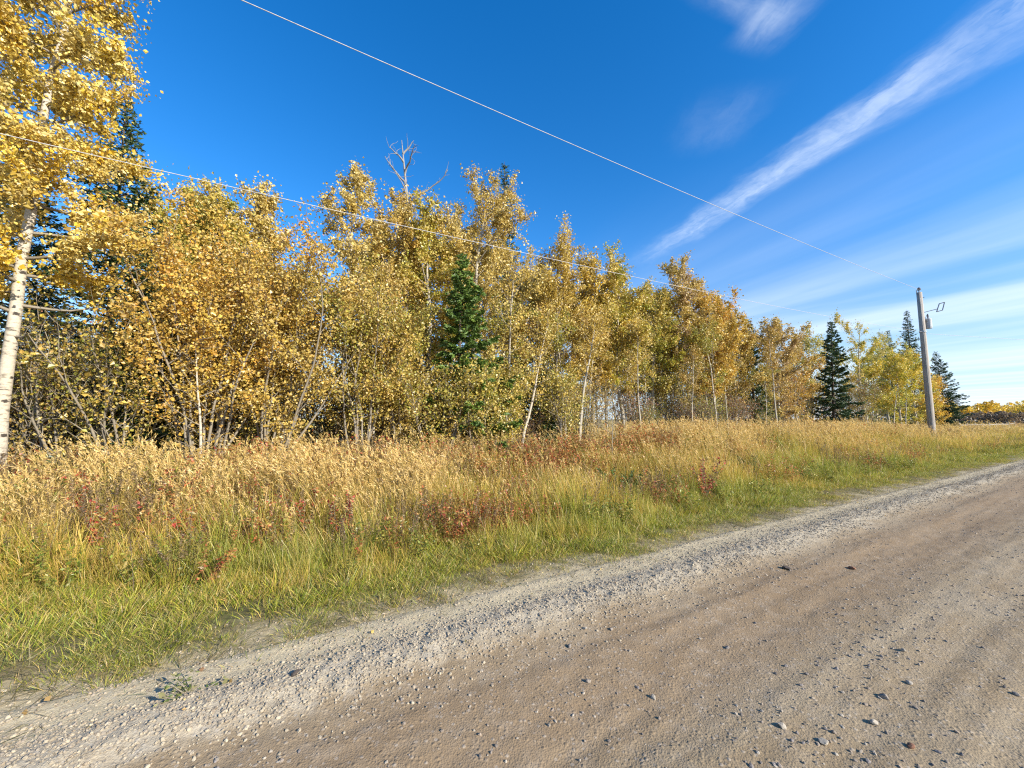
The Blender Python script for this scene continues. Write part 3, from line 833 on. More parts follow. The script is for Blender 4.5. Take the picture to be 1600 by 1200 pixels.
def broadleaf(name, label, cat, loc, H, R, base, pal, nleaf, seed, leaf=.06, mix=None, r0=None, stems=1, fan=.0, lean=(0, 0),
              barkm=None, prim=26, up=.75, group=None, ragged=.25, bare_low=0, tipbare=0, shape=.85, sides=7):
    rng = np.random.default_rng(seed)
    root = thing(name, label, cat, loc, group)
    tw, bw = Tubes(), Tubes()
    r0 = r0 or (.018 + .0105 * H)
    tw_pts, tw_w, gid = [], [], []
    top_t = []
    for s in range(stems):
        a = rng.uniform(0, 6.28)
        f = fan * rng.uniform(.15, 1.0) if stems > 1 else 0
        d0 = np.array([math.cos(a) * f + lean[0], math.sin(a) * f + lean[1], 1.0])
        Hs = H * (rng.uniform(.72, 1.0) if s else 1.0)
        p0 = np.array([math.cos(a), math.sin(a), 0]) * (.12 * fan * R if stems > 1 else 0) + np.array([0, 0, -.15])
        K = 14
        P = bent(rng, p0, d0, Hs + .15, K, .045 if stems == 1 else .07, .02)
        P[:, 2] *= (Hs) / P[-1, 2]
        if stems == 1:      # keep the tip over the foot, apart from the wanted lean
            drift = P[-1, :2] - p0[:2] - np.array(lean) * Hs
            P[:, :2] -= np.linspace(0, 1, K + 1)[:, None] ** 1.2 * drift[None, :]
        rr = r0 * (1 if stems == 1 else .55)
        rad = rr * (1 - np.linspace(0, 1, K + 1)) ** .8 + .006
        rad[0] *= 1.25
        tw.tube(P, rad, sides)
        npm = prim if stems == 1 else max(7, int(prim / stems * 2.2))
        ga = rng.uniform(0, 6.28)
        for i in range(npm):
            q = (i + rng.uniform(.1, .9)) / npm
            t = base + (1 - base) * q ** .9
            tz = q
            low = i < bare_low
            env = R * (math.sin(math.pi * min(.98, .12 + .88 * tz ** shape)) ** .75) * (1 + rng.normal(0, ragged))
            env = max(.25, env) * (1.0 if stems == 1 else .75)
            ga += 2.4 + rng.normal(0, .35)
            tilt = up * (.55 + .75 * tz) + rng.normal(0, .15)
            d = np.array([math.cos(ga) * math.cos(tilt), math.sin(ga) * math.cos(tilt), math.sin(tilt)])
            L = env / max(.45, math.cos(tilt)) * .92
            o = along(P, np.array([t]))[0]
            B = bent(rng, o, d, L, 6, .13, .035)
            rb = min(.4 * rr * (1 - t) ** .6 + .005, .02 + .012 * L)
            bw.tube(B, np.linspace(rb, .003, 7), 4)
            tw_pts.append(B[2:]); tw_w.append(L * .45 * (0 if low else 1)); gid.append(0)
            ns = max(3, int(L * 4.2))
            for j in range(ns):
                tt = rng.uniform(.22, 1.0)
                o2 = along(B, np.array([tt]))[0]
                dd = unit(unit(B[-1] - B[0]) * .8 + rng.normal(0, .75, 3) + np.array([0, 0, .15]))
                L2 = (.22 + .30 * L * (1 - .55 * tt)) * rng.uniform(.6, 1.2)
                B2 = bent(rng, o2, dd, L2, 3, .2, .03)
                bw.tube(B2, np.linspace(.0055, .002, 4), 3)
                wgt = L2 * (.02 if low else 1.0) * (rng.uniform(.15, 1.6))
                tw_pts.append(B2); tw_w.append(wgt)
        top = along(P, np.linspace(.86, 1, 4))
        tw_pts.append(top); tw_w.append(.35 * (0 if tipbare else 1))
    w = np.array(tw_w); w /= w.sum()
    pick = rng.choice(len(w), nleaf, p=w)
    Pm = np.zeros((nleaf, 3))
    order = np.argsort(pick); sp = np.searchsorted(pick[order], np.arange(len(w) + 1))
    for i in range(len(w)):
        a, b = sp[i], sp[i + 1]
        if b > a:
            Pm[order[a:b]] = along(tw_pts[i], rng.uniform(.1, 1.05, b - a).clip(0, 1))
    Pm += rng.normal(0, .06 if stems == 1 else .08, Pm.shape) * (1 + (rng.uniform(0, 1, nleaf) < .35)[:, None] * 1.6)
    Pm[:, 2] = np.maximum(Pm[:, 2], .15)
    cols = colours(rng, pal, pick, nleaf, mix)
    t1 = link('trunk', tw.mesh('trunk', barkm or M_POPLAR), root) if stems == 1 else link('stems', tw.mesh('stems', barkm or M_TWIG), root)
    link('branches', bw.mesh('branches', M_TWIG), root)
    link('crown', leaves_mesh('crown', Pm, leaf, cols, M_LEAF, rng, .9), root)
    return root

def spruce(name, label, loc, H, R, n, seed, group=None, tint=(1, 1, 1), base=.03, needle=.125, lop=0.0):
    rng = np.random.default_rng(seed)
    root = thing(name, label, 'spruce tree', loc, group)
    tw, bw = Tubes(), Tubes()
    P = bent(rng, (0, 0, -.1), (0, 0, 1), H + .1, 10, .012, 0)
    tw.tube(P, (.02 + .011 * H) * (1 - np.linspace(0, 1, 11)) + .006, 7)
    z = base * H + .1; Bs = []
    a = 0.0
    while z < H * .985:
        f = z / H
        for i in range(5 if f < .85 else 4):
            a += 6.283 / 5 + rng.normal(0, .25)
            L = (R * (1 - f) ** .82 * rng.uniform(.68, 1.12) + .08) * (1 + lop * math.cos(a))
            el = -.22 + .8 * f + rng.normal(0, .17)
            d = np.array([math.cos(a) * math.cos(el), math.sin(a) * math.cos(el), math.sin(el)])
            o = along(P, np.array([min(1, (z + rng.uniform(-.22, .22) * (1 - f)) / H)]))[0]
            B = bent(rng, o, d, L, 5, .06, .05 if L > .5 else .02)
            bw.tube(B, np.linspace(.008 + .008 * L, .003, 6), 3)
            Bs.append((B, L))
        z += (.26 if H > 6 else .17) * (1 - .45 * f) * rng.uniform(.8, 1.2)
    w = np.array([L ** 1.6 + .04 for _, L in Bs]); w /= w.sum()
    cnt = rng.multinomial(n, w)
    Ps, Ax, gi = [], [], []
    for i, ((B, L), c) in enumerate(zip(Bs, cnt)):
        if c == 0: continue
        nt = max(4, int(L * 9))
        tpos = rng.uniform(.12, 1, nt); sgn = rng.choice([-1, 1], nt)
        fw = unit(B[-1] - B[0]); sd = unit(np.cross(fw, np.array([0, 0, 1.0])))
        k = rng.integers(0, nt, c)
        tl = (.10 + .42 * L * (1 - tpos)) * rng.uniform(.6, 1.2, nt)
        td = unit(fw * .75 + sgn[:, None] * sd * .8 + np.array([0, 0, -.30]) + rng.normal(0, .22, (nt, 3)))
        s = rng.uniform(0, 1, c)
        Ps.append(along(B, tpos[k]) + td[k] * (tl[k] * s)[:, None] + rng.normal(0, .022, (c, 3)))
        Ax.append(unit(td[k] + rng.normal(0, .4, (c, 3)))); gi.append(np.full(c, i))
    Ps, Ax, gi = np.concatenate(Ps), np.concatenate(Ax), np.concatenate(gi)
    base_c = np.array([(.045, .085, .030), (.060, .105, .038), (.034, .065, .028), (.075, .115, .036)])
    gb = base_c[rng.integers(0, 4, len(Bs))]
    cols = (.5 * gb[gi] + .5 * base_c[rng.integers(0, 4, len(gi))]) * rng.uniform(.75, 1.25, (len(gi), 1)) * np.array(tint)
    link('trunk', tw.mesh('trunk', M_SPRUCEBARK), root)
    link('branches', bw.mesh('branches', M_SPRUCEBARK), root)
    link('crown', leaves_mesh('crown', Ps, needle, cols, M_NEEDLE, rng, .33, Ax, .08), root)
    return root

def site(px, py_top, v):
    """base point and height of something whose tip shows at photo pixel (px, py_top) and whose foot stands at distance v"""
    d = pix_dir(px, py_top)
    t = v / (d[0] * DV[0] + d[1] * DV[1])
    x, y = d[0] * t, d[1] * t
    u, vv_ = xy2uv(x, y)
    z = float(ground_z(u, vv_))
    return (x, y, z), CH + d[2] * t - z

# the big aspen at the left edge
x, y = place(12, 10.6)
broadleaf('aspen_tree', 'big aspen with white trunk and bright yellow leaves at the left edge', 'tree',
          (x, y, float(ground_z(*xy2uv(x, y)))), 12.3, 1.72, .22, 'vivid', 70000, 101, leaf=.058, mix='pale', r0=.098, lean=(.055, .0),
          barkm=M_BIRCH, prim=64, up=.30, ragged=.2, bare_low=5, sides=12)

GR = 'autumn trees of the roadside belt'
# (tip column, tip row, v, radius, crown base, palette, mix, leaves, label, extras)
BELT = [
    (302, 283, 15.0, 1.1, .25, 'lime', 'gold', 13000, 'greenish poplar rising beside the left spruce', {}),
    (352, 292, 14.0, 1.3, .25, 'gold', 'olive', 14000, 'golden poplar directly behind the big tan willow', {}),
    (412, 282, 14.5, 1.1, .25, 'pale', 'gold', 16000, 'pale gold poplar left of the blue sky gap', {}),
    (556, 254, 13.5, 1.1, .30, 'pale', 'gold', 12000, 'ragged pale gold poplar right of the blue sky gap', dict(ragged=.4)),
    (622, 290, 14.2, 1.3, .28, 'gold', 'tan', 13000, 'gold poplar in front of the dead bare treetop', dict(ragged=.35)),
    (668, 315, 13.6, 1.35, .28, 'lime', 'gold', 13000, 'yellow green poplar just behind the bright green spruce', {}),
    (762, 280, 14.0, 1.75, .25, 'pale', 'gold', 19000, 'tall broad pale gold poplar with spruce tip behind', {}),
    (870, 370, 13.5, 1.45, .30, 'gold', None, 14000, 'gold poplar with bare twigs at its left shoulder', {}),
    (922, 388, 13.8, 1.35, .34, 'vivid', 'pale', 13000, 'gold poplar over the first gap between bare trunks', {}),
    (968, 405, 13.2, 1.25, .36, 'gold', 'lime', 11000, 'greenish gold poplar above the cluster of thin trunks', {}),
    (1012, 425, 13.8, 1.25, .36, 'lime', 'gold', 11000, 'low yellow green poplar left of the pinkish dome', {}),
    (1070, 408, 13.4, 1.75, .34, 'gold', 'pink', 18000, 'domed gold poplar with pinkish top above sky gap', {}),
    (1108, 440, 12.6, 1.35, .32, 'orange', 'gold', 12000, 'orange gold poplar just right of the pinkish dome', {}),
    (1136, 466, 13.4, 1.15, .30, 'gold', 'tan', 12000, 'last gold poplar before the dark spruce spire', {}),
    (1206, 494, 12.6, 1.30, .25, 'pink', 'gold', 10000, 'slim pinkish poplar right of the dark spruce spire', {}),
    (1236, 530, 13.4, 1.20, .25, 'orange', 'tan', 7000, 'short orange tree beside the slim pinkish poplar', {}),
    (1262, 514, 14.0, 1.10, .25, 'lime', 'pale', 6000, 'thin yellow green poplar left of the dark spruce', dict(ragged=.4)),
    (1342, 490, 13.4, 1.35, .22, 'vivid', 'lime', 7000, 'sparse yellow poplar right of the dark spruce', dict(ragged=.45, prim=22)),
    (1376, 508, 14.2, 1.35, .22, 'lime', 'pale', 6500, 'pale lime poplar left of the distant spruce spire', dict(ragged=.4)),
    (1398, 545, 12.0, 1.35, .22, 'lime', 'vivid', 9000, 'lime yellow young poplar with pale slanting stem', dict(barkm=M_BIRCH)),
    (1424, 535, 12.2, 1.35, .22, 'vivid', 'lime', 9000, 'yellow young poplar just left of the utility pole', dict(barkm=M_BIRCH)),
    (1452, 580, 12.6, 1.20, .20, 'orange', 'vivid', 6000, 'low orange yellow tree right of the utility pole', {}),
]
for i, (px, py, v, R, base, pal, mix, nl, lab, ex) in enumerate(BELT):
    loc, H = site(px, py, v)
    broadleaf('poplar_tree', lab, 'tree', loc, H * (.935 if px < 800 else .875), R * (1.12 if px < 700 else 1.25), base * .8, pal, int(nl * (1.75 if px < 1180 else 1.7)), 300 + i, mix=mix, group=GR, leaf=.068 if px < 900 else .078, **{'prim': 36, **ex})

# a second row behind, standing in the gaps of the first: copies turned and scaled
FIRST = [o for o in COL.objects if o.get('group') == GR]
rs = np.random.default_rng(23)
BEHIND = [(262, 'greenish'), (318, 'greenish'), (370, 'golden'), (600, 'ragged'), (640, 'gold'), (700, 'gold'), (742, 'pale gold'), (815, 'gold'), (845, 'gold'), (895, 'gold'), (945, 'gold'), (990, 'greenish gold'), (1035, 'gold'),
          (1092, 'orange gold'), (1125, 'orange gold'), (1222, 'gold'), (1360, 'yellow'), (1436, 'lime')]
def skyline(px):
    a = sorted((abs(b[0] - px), b[1]) for b in BELT)[:2]
    return max(a[0][1], a[1][1])
ROW2 = []
for px, hue_ in BEHIND:
    j = min(range(len(BELT)), key=lambda q: abs(BELT[q][0] - px + rs.uniform(-30, 30)))
    loc, H = site(px, skyline(px) + rs.uniform(18, 55), rs.uniform(15.6, 17.6))
    H0 = site(*BELT[j][:3])[1]
    ROW2.append((px, hue_, FIRST[j], loc, rs.uniform(0, 6.28), H / H0))

# spruces
SP = 'spruces in the roadside belt'
for i, (px, py, v, R, n, lab, ex) in enumerate([
    (200, 146, 14.8, 2.5, 17000, 'tall dark spruce right of the big white aspen', {}),
    (52, 230, 15.0, 2.0, 9000, 'dark spruce hidden behind the big white aspen', {}),
    (792, 258, 16.0, 1.6, 8000, 'spruce whose tip shows over the broad poplar', {}),
    (718, 402, 11.3, 1.75, 20000, 'bright green spruce in front of the gold poplars', dict(tint=(2.15, 2.0, 1.0), lop=.3)),
    (1172, 500, 13.2, 1.15, 9000, 'slim dark spruce spire between two gold trees', {}),
    (1292, 503, 12.2, 1.75, 17000, 'dense dark spruce standing clear in front', dict(lop=.12)),
    (1416, 484, 15.4, 2.3, 17000, 'tall spruce spire just left of the pole', {}),
    (1386, 515, 15.4, 1.9, 9000, 'dark spruce behind the lime yellow poplars', {}),
    (1466, 548, 14.0, 2.7, 17000, 'broad spruce at the right end of the belt', {}),
    (1482, 610, 13.6, 1.3, 6000, 'low spruce beyond the pole at the belt end', {}),
    (846, 575, 13.2, 1.5, 9000, 'low green spruce behind the leaning pale aspen', dict(tint=(1.1, 1.15, 1.0))),
    (700, 600, 11.3, .6, 5000, 'small green spruce at the grass edge', dict(tint=(1.25, 1.35, 1.0))),
    (232, 430, 12.6, 1.5, 9000, 'dark spruce left of the big tan willow', {}),
]):
    loc, H = site(px, py, v)
    spruce('spruce_tree', lab, loc, H, R, int(n * 2.2), 500 + i, SP, **ex)

# willows and other many-stemmed bushes at the front of the belt
WG = 'bushes along the front of the belt'
for i, (px, py, v, R, pal, mix, nl, st_, lab, ex) in enumerate([
    (345, 395, 11.2, 1.55, 'tan', 'orange', 17000, 12, 'big rounded tan willow bush', dict(fan=.42)),
    (440, 432, 11.2, 1.3, 'tan', 'gold', 15000, 12, 'orange tan willow bush with pale grey stems', dict(fan=.40)),
    (570, 455, 11.2, 1.35, 'tan', 'olive', 11000, 10, 'olive tan bush left of the bright green spruce', dict(fan=.36)),
    (632, 520, 11.6, 1.0, 'tan', 'gold', 8000, 8, 'sparse gold bush beside the bright green spruce', dict(fan=.34)),
    (782, 590, 11.0, .8, 'olive', 'gold', 6500, 7, 'yellow olive bush below the bright green spruce', dict(fan=.34)),
    (690, 588, 10.7, .8, 'tan', 'olive', 4500, 8, 'low tan bush at foot of the bright green spruce', dict(fan=.4)),
    (745, 565, 10.8, .8, 'gold', 'olive', 5000, 8, 'gold bush at right foot of the bright green spruce', dict(fan=.4)),
    (880, 590, 11.6, 1.0, 'olive', 'gold', 3500, 8, 'olive bush right of the leaning pale aspen', dict(fan=.4)),
    (130, 520, 12.4, 1.3, 'tan', 'olive', 2200, 10, 'half bare bush right of the white aspen trunk', dict(fan=.5)),
    (210, 545, 11.6, 1.1, 'tan', 'olive', 2400, 9, 'twiggy bush below the tall dark spruce', dict(fan=.5)),
    (45, 560, 13.0, 1.2, 'rust', 'tan', 2200, 9, 'rusty leaved bush behind the white aspen trunk', dict(fan=.5)),
    (1040, 560, 13.6, 1.0, 'gold', 'olive', 2600, 8, 'thin gold bush under the pinkish dome', dict(fan=.4)),
    (1130, 570, 13.4, 1.2, 'tan', 'olive', 4200, 9, 'brown bush left of the slim spruce spire', dict(fan=.4)),
    (1222, 585, 12.6, 1.0, 'orange', 'rust', 3000, 7, 'orange bush at foot of the pinkish poplar', dict(fan=.45)),
    (1250, 600, 14.0, 1.0, 'rust', 'olive', 2200, 7, 'reddish bush left of the dense dark spruce', dict(fan=.45)),
    (1348, 605, 12.4, 1.1, 'olive', 'rust', 3000, 8, 'brownish bush right of the dense dark spruce', dict(fan=.45)),
]):
    loc, H = site(px, py, v)
    broadleaf('willow_bush', lab, 'bush', loc, H, R * 1.2, .24, pal, int(nl * 1.7), 700 + i, mix=mix, stems=st_, prim=34, up=.95, r0=.05, group=WG, leaf=.058, **ex)

# leaning pale aspens and bare little trees standing out in front
def lean_tree(px0, py0, px1, py1, v, name, label, R, base, nl, pal, seed, barkm, **kw):
    (xa, ya), = [place(px0, v)]
    loc, H = site(px1, py1, v)
    z = float(ground_z(*xy2uv(xa, ya)))
    ln = ((loc[0] - xa) / H, (loc[1] - ya) / H)
    return broadleaf(name, label, 'tree', (xa, ya, z), H, R, base, pal, nl, seed, lean=ln, barkm=barkm, group='young trees at the grass edge', **kw)
lean_tree(806, 680, 858, 505, 10.6, 'young_aspen', 'slender pale aspen leaning right at the grass edge', .75, .45, 1500, 'gold', 801, M_BIRCH, r0=.055, prim=14)
lean_tree(902, 670, 930, 500, 11.4, 'young_aspen', 'slender aspen with dark foot left of sky gaps', .7, .45, 1500, 'gold', 802, M_POPLAR, r0=.07, prim=14)
lean_tree(322, 690, 305, 540, 10.3, 'bare_sapling', 'nearly bare pale sapling in front of tan willow', .75, .2, 260, 'tan', 803, M_BIRCH, r0=.03, prim=18, up=.5)
lean_tree(957, 715, 957, 640, 8.4, 'bare_sapling', 'lone bare stem standing in the tall grass', .16, .4, 25, 'tan', 804, M_TWIG, r0=.014, prim=6)
lean_tree(1390, 664, 1402, 610, 10.9, 'young_aspen', 'white stemmed sapling left of the pole', .5, .5, 300, 'lime', 805, M_BIRCH, r0=.045, prim=8)
lean_tree(1410, 664, 1416, 615, 11.0, 'young_aspen', 'second white stemmed sapling nearest the pole', .5, .5, 300, 'lime', 806, M_BIRCH, r0=.045, prim=8)

# the thicket of thin trunks: three kinds, copied
def copy_tree(root, loc, rz, s, label):
    c = root.copy(); COL.objects.link(c)
    c.location = loc; c.rotation_euler = (0, 0, rz); c.scale = (s, s, s)
    c['label'] = label
    for ch in root.children:
        d = ch.copy(); COL.objects.link(d); d.parent = c
    return c
    return c
LAND = [(-40, 'the white aspen foot'), (60, 'the white aspen trunk'), (120, 'the bare bush beside the aspen'), (190, 'the tall left spruce'), (250, 'the left end of the tan willow'), (320, 'the bare pale sapling'),
        (385, 'the middle of the tan willow'), (450, 'the orange tan willow'), (510, 'the blue sky gap'), (560, 'the olive tan bush'), (610, 'the dead bare treetop'), (650, 'the sparse gold bush'), (712, 'the bright green spruce'),
        (760, 'the broad poplar'), (815, 'the leaning pale aspen'), (860, 'the low green spruce'), (905, 'the aspen with dark foot'), (950, 'the first sky gap'), (985, 'the trunk cluster'), (1025, 'the low yellow green poplar'),
        (1070, 'the pinkish dome'), (1110, 'the orange gold poplar'), (1142, 'the last tall gold poplar'), (1172, 'the slim spruce spire'), (1206, 'the slim pinkish poplar'), (1240, 'the short orange tree'),
        (1262, 'the thin lime poplar'), (1292, 'the dense dark spruce'), (1342, 'the sparse yellow poplar'), (1380, 'the pale lime poplar'), (1416, 'the tall right spire'), (1450, 'the utility pole'), (1500, 'the belt end')]
used_labels = set()
def where(px, what, rels=('just left of', 'just right of')):
    """label of a small thing by the landmark next to it"""
    for x, lm in sorted(LAND, key=lambda q: abs(q[0] - px)):
        l = f"{what} {rels[0] if px < x else rels[1]} {lm}"
        if l not in used_labels:
            used_labels.add(l)
            return l
for px, hue_, src, loc, rz, sc in ROW2:
    c = copy_tree(src, loc, rz, sc, where(px, 'second row ' + {'lime': 'yellow green', 'ragged': 'gold', 'golden': 'gold'}.get(src['label'].split()[0], 'autumn') + ' poplar', ('behind and left of', 'behind and right of')))
TG = 'thin saplings in the thicket'
rt = np.random.default_rng(9)
cols_px = [862, 885, 912, 938, 948, 962, 974, 988, 1000, 1010, 1022, 1034, 1048, 1062, 1078, 1092, 1106, 1120, 1138, 1155, 1180, 1196, 1215, 1232,
           600, 625, 575, 590, 395, 420, 1365, 1335, 800, 780, 830]
kinds = []
KW = ['thin grey trunked sapling', 'thin pale trunked sapling', 'thin slanting grey sapling', 'short twiggy sapling']
for i, px in enumerate(cols_px):
    v = rt.uniform(11.3, 14.5)
    x, y = place(px, v); loc = (x, y, float(ground_z(*xy2uv(x, y))))
    lab = where(px, KW[i % 4])
    if i < 4:
        kinds.append(broadleaf('thicket_sapling', lab, 'tree', loc, [6.2, 5.2, 5.6, 4.6][i], .9, .42, ['gold', 'olive', 'tan', 'gold'][i], 2600, 900 + i, stems=1,
                               r0=[.05, .04, .045, .035][i], prim=18, group=TG, barkm=[M_POPLAR, M_BIRCH, M_POPLAR, M_TWIG][i], lean=[(.05, 0), (-.07, 0), (.1, .02), (-.03, 0)][i]))
    else:
        copy_tree(kinds[i % 4], loc, rt.uniform(0, 6.28), rt.uniform(.75, 1.15), lab)
# brush at the back of the belt: half bare, many stems
BG = 'shaded brush under the belt'
BW = ['rusty half bare brush in shade', 'olive half bare brush in shade', 'tan half bare brush in shade']
bk = []
cb = [(p, 'back') for p in list(range(-20, 900, 48)) + list(range(1000, 1480, 40))] + [(p, 'mid') for p in list(range(20, 880, 80)) + [890, 912, 985, 1006, 1055, 1080, 1100, 1125, 1150, 1190, 1215, 1330, 1370, 1440]]
for i, (px, rowk) in enumerate(cb):
    v = rt.uniform(15.0, 18.5) if rowk == 'back' else rt.uniform(12.0, 14.0)
    x, y = place(px, v); loc = (x, y, float(ground_z(*xy2uv(x, y))))
    lab = where(px, BW[i % 3], ('left behind', 'right behind'))
    sc = rt.uniform(.95, 1.45) if rowk == 'back' else rt.uniform(.5, .8)
    if i < 3:
        bk.append(broadleaf('brush', lab, 'bush', loc, [3.0, 2.5, 3.4][i], 1.4, .1, ['rust', 'olive', 'tan'][i], 3400, 950 + i, stems=14, fan=.6, prim=60, up=.8, r0=.04, group=BG, leaf=.062))
    else:
        copy_tree(bk[i % 3], loc, rt.uniform(0, 6.28), sc, lab)

# dead bare tree
loc, H = site(628, 205, 15.0)
rng = np.random.default_rng(77)
dead = thing('dead_tree', 'dead grey tree with bare crooked top against the sky', 'dead tree', loc)
tt_, bb_ = Tubes(), Tubes()
P = bent(rng, (0, 0, -.1), (0, 0, 1), H, 10, .04, 0)
P[:, :2] -= np.linspace(0, 1, 11)[:, None] * P[-1, :2]
tt_.tube(P, .12 * (1 - np.linspace(0, 1, 11)) ** .7 + .012, 7)
for t, dx, dz, L in ((.70, -.35, 1, 2.6), (.74, .5, .9, 1.7), (.80, .75, .55, 2.0), (.84, -.5, .9, 1.3), (.88, .45, .8, 1.2), (.92, -.3, 1, .8), (.95, .6, .7, .7), (.62, .6, .6, 1.6)):
    o = along(P, np.array([t]))[0]
    B = bent(rng, o, (dx, rng.normal(0, .3), dz), L, 7, .22, .04)
    bb_.tube(B, np.linspace(.045, .010, 8), 5)
    for q in range(int(4 + L * 2)):
        s = rng.uniform(.3, 1)
        B2 = bent(rng, along(B, np.array([s]))[0], unit(B[-1] - B[0]) + rng.normal(0, .7, 3), rng.uniform(.2, .6), 4, .25, .04)
        bb_.tube(B2, np.linspace(.011, .004, 5), 4)
link('trunk', tt_.mesh('trunk', M_DEAD), dead); link('branches', bb_.mesh('branches', M_DEAD), dead)

# ------------------------------------------------------------------ far right: wood, brush, field edge, fence
rng = np.random.default_rng(31)
def wood(name, label, N, v0, v1, u0, u1, h0, h1, size, pal, seed, lo=0.0):
    r = np.random.default_rng(seed)
    nc = max(30, N // 170)
    cu, cv_ = r.uniform(u0, u1, nc), r.uniform(v0, v1, nc); chh = r.uniform(h0, h1, nc)
    k = r.integers(0, nc, N)
    z = lo + (chh[k] - lo) * r.uniform(0, 1, N) ** .8
    sp = 1.0 * np.sqrt(np.clip(1 - (z / (chh[k] + .01)) ** 2, .03, 1))
    uu_, vv_ = cu[k] + r.normal(0, 1, N) * sp, cv_[k] + r.normal(0, 1, N) * sp
    x, y = uv2xy(uu_, vv_)
    Pp = np.stack([x, y, z + ground_z(uu_, vv_)], -1)
    p = np.array(PAL[pal] if isinstance(pal, str) else pal)
    base = p[r.integers(0, len(p), nc)]
    cols = (base[k] * .6 + p[r.integers(0, len(p), N)] * .4) * r.uniform(.7, 1.2, (N, 1))
    o = link(name, leaves_mesh(name, Pp, size, cols, M_LEAF, r, .8))
    return tag(o, label, 'wood', kind='stuff')
wood('far_wood', 'far golden wood along the horizon at the right', 24000, 7, 40, 140, 180, 4.0, 6.0, .42, 'vivid', 41, 1.2)
wood('far_brush', 'dark leafless brush below the far golden wood', 14000, 6.5, 22, 92, 112, 1.6, 2.8, .3, [(.22, .15, .08), (.27, .18, .09), (.16, .115, .07)], 42)
wood('rusty_scrub', 'low rusty scrub in front of the far brush', 4000, 7, 15, 80, 92, .5, 1.1, .16, [(.42, .24, .10), (.36, .20, .09), (.46, .32, .14)], 43)
fx0 = on_ground(1535, 668, ground_z, .45); 
fence = thing('fence', 'low grey post and rail fence far off by the field', 'fence', (0, 0, 0))
u0, v0 = xy2uv(fx0[0], fx0[1])
u0, v0 = 56.0, 11.0
fence.location = (*uv2xy(u0, v0), 0)
for i in range(9):
    x, y = uv2xy(u0 + i * 1.9, v0 - i * .15)
    z = float(ground_z(u0 + i * 1.9, v0 - i * .15))
    t = Tubes(); t.tube([(x - fence.location.x, y - fence.location.y, z - .2), (x - fence.location.x, y - fence.location.y, z + 1.15 + .1 * rng.uniform())], [.07, .06], 7, True)
    link('post', t.mesh('post', M_FENCE, False), fence)
    if i < 8:
        x2, y2 = uv2xy(u0 + (i + 1) * 1.9, v0 - (i + 1) * .15)
        for hgt_ in (.6, 1.0):
            t = Tubes(); t.tube([(x - fence.location.x, y - fence.location.y, z + hgt_), (x2 - fence.location.x, y2 - fence.location.y, z + hgt_)], [.04, .04], 5)
            link('rail', t.mesh('rail', M_FENCE, False), fence)

# ------------------------------------------------------------------ utility pole and wires
pu_x, pu_y = 25.0 * (1452 - 800) / F, 25.0
pz = float(ground_z(*xy2uv(pu_x, pu_y)))
pole = thing('utility_pole', 'weathered wooden utility pole standing in the grass', 'utility pole', (pu_x, pu_y, pz))
PT = 9.75 - pz
t = Tubes(); t.tube([(0, 0, -.4), (0, 0, 2.5), (0, 0, 6), (0, 0, PT)], [.185, .175, .155, .135], 14, True)
link('shaft', t.mesh('shaft', M_POLE), pole)
def lathe(name, prof, mat, parent, loc=(0, 0, 0), sides=12):
    t = Tubes(); t.tube([(0, 0, z) for _, z in prof], [r for r, _ in prof], sides, True)
    o = link(name, t.mesh(name, mat, False), parent); o.location = loc
    return o
# steel pin and insulator on the top
lathe('pin', [(.03, 0), (.03, .22)], M_STEEL, pole, (0, 0, PT - .02), 8)
lathe('insulator', [(.05, 0), (.10, .02), (.10, .06), (.06, .08), (.085, .10), (.085, .15), (.05, .17), (.02, .20)], M_PORC, pole, (0, 0, PT + .14))
lathe('pin', [(.022, 0), (.022, .26)], M_STEEL, pole, (-.17, 0, PT - .12), 8)
# canister with bands and bushing
can = lathe('transformer', [(.02, 0), (.155, .02), (.165, .10), (.165, .62), (.15, .66), (.04, .70)], M_CAN, pole, (.36, -.05, 7.35 - pz), 16)
lathe('bushing', [(.045, .68), (.03, .74), (.055, .78), (.03, .84), (.05, .88), (.02, .98)], M_PORC, can)
for zz in (7.5, 7.85):
    t = Tubes(); t.tube([(.10, 0, zz - pz), (.24, -.03, zz - pz)], [.03, .03], 6); link('mounting_lug', t.mesh('mounting_lug', M_STEEL, False), pole)
t = Tubes(); t.tube([(0, 0, 7.12 - pz), (0, 0, 7.22 - pz)], [.175, .175], 14); link('steel_band', t.mesh('steel_band', M_CAN, False), pole)
t = Tubes(); t.tube([(-.10, -.15, .1), (-.10, -.155, 2.5), (-.09, -.135, 6), (-.08, -.115, PT - .4)], [.009] * 4, 5)
link('ground_wire', t.mesh('ground_wire', M_STEEL, False), pole)
for zz, sx in ((PT - .35, 1), (8.43 - pz, 1), (7.85 - pz, 1), (6.2, -1)):
    t = Tubes(); t.tube([(sx * .13, -.08, zz), (sx * .19, -.11, zz)], [.02, .02], 6, True)
    link('bolt', t.mesh('bolt', M_STEEL, False), pole)
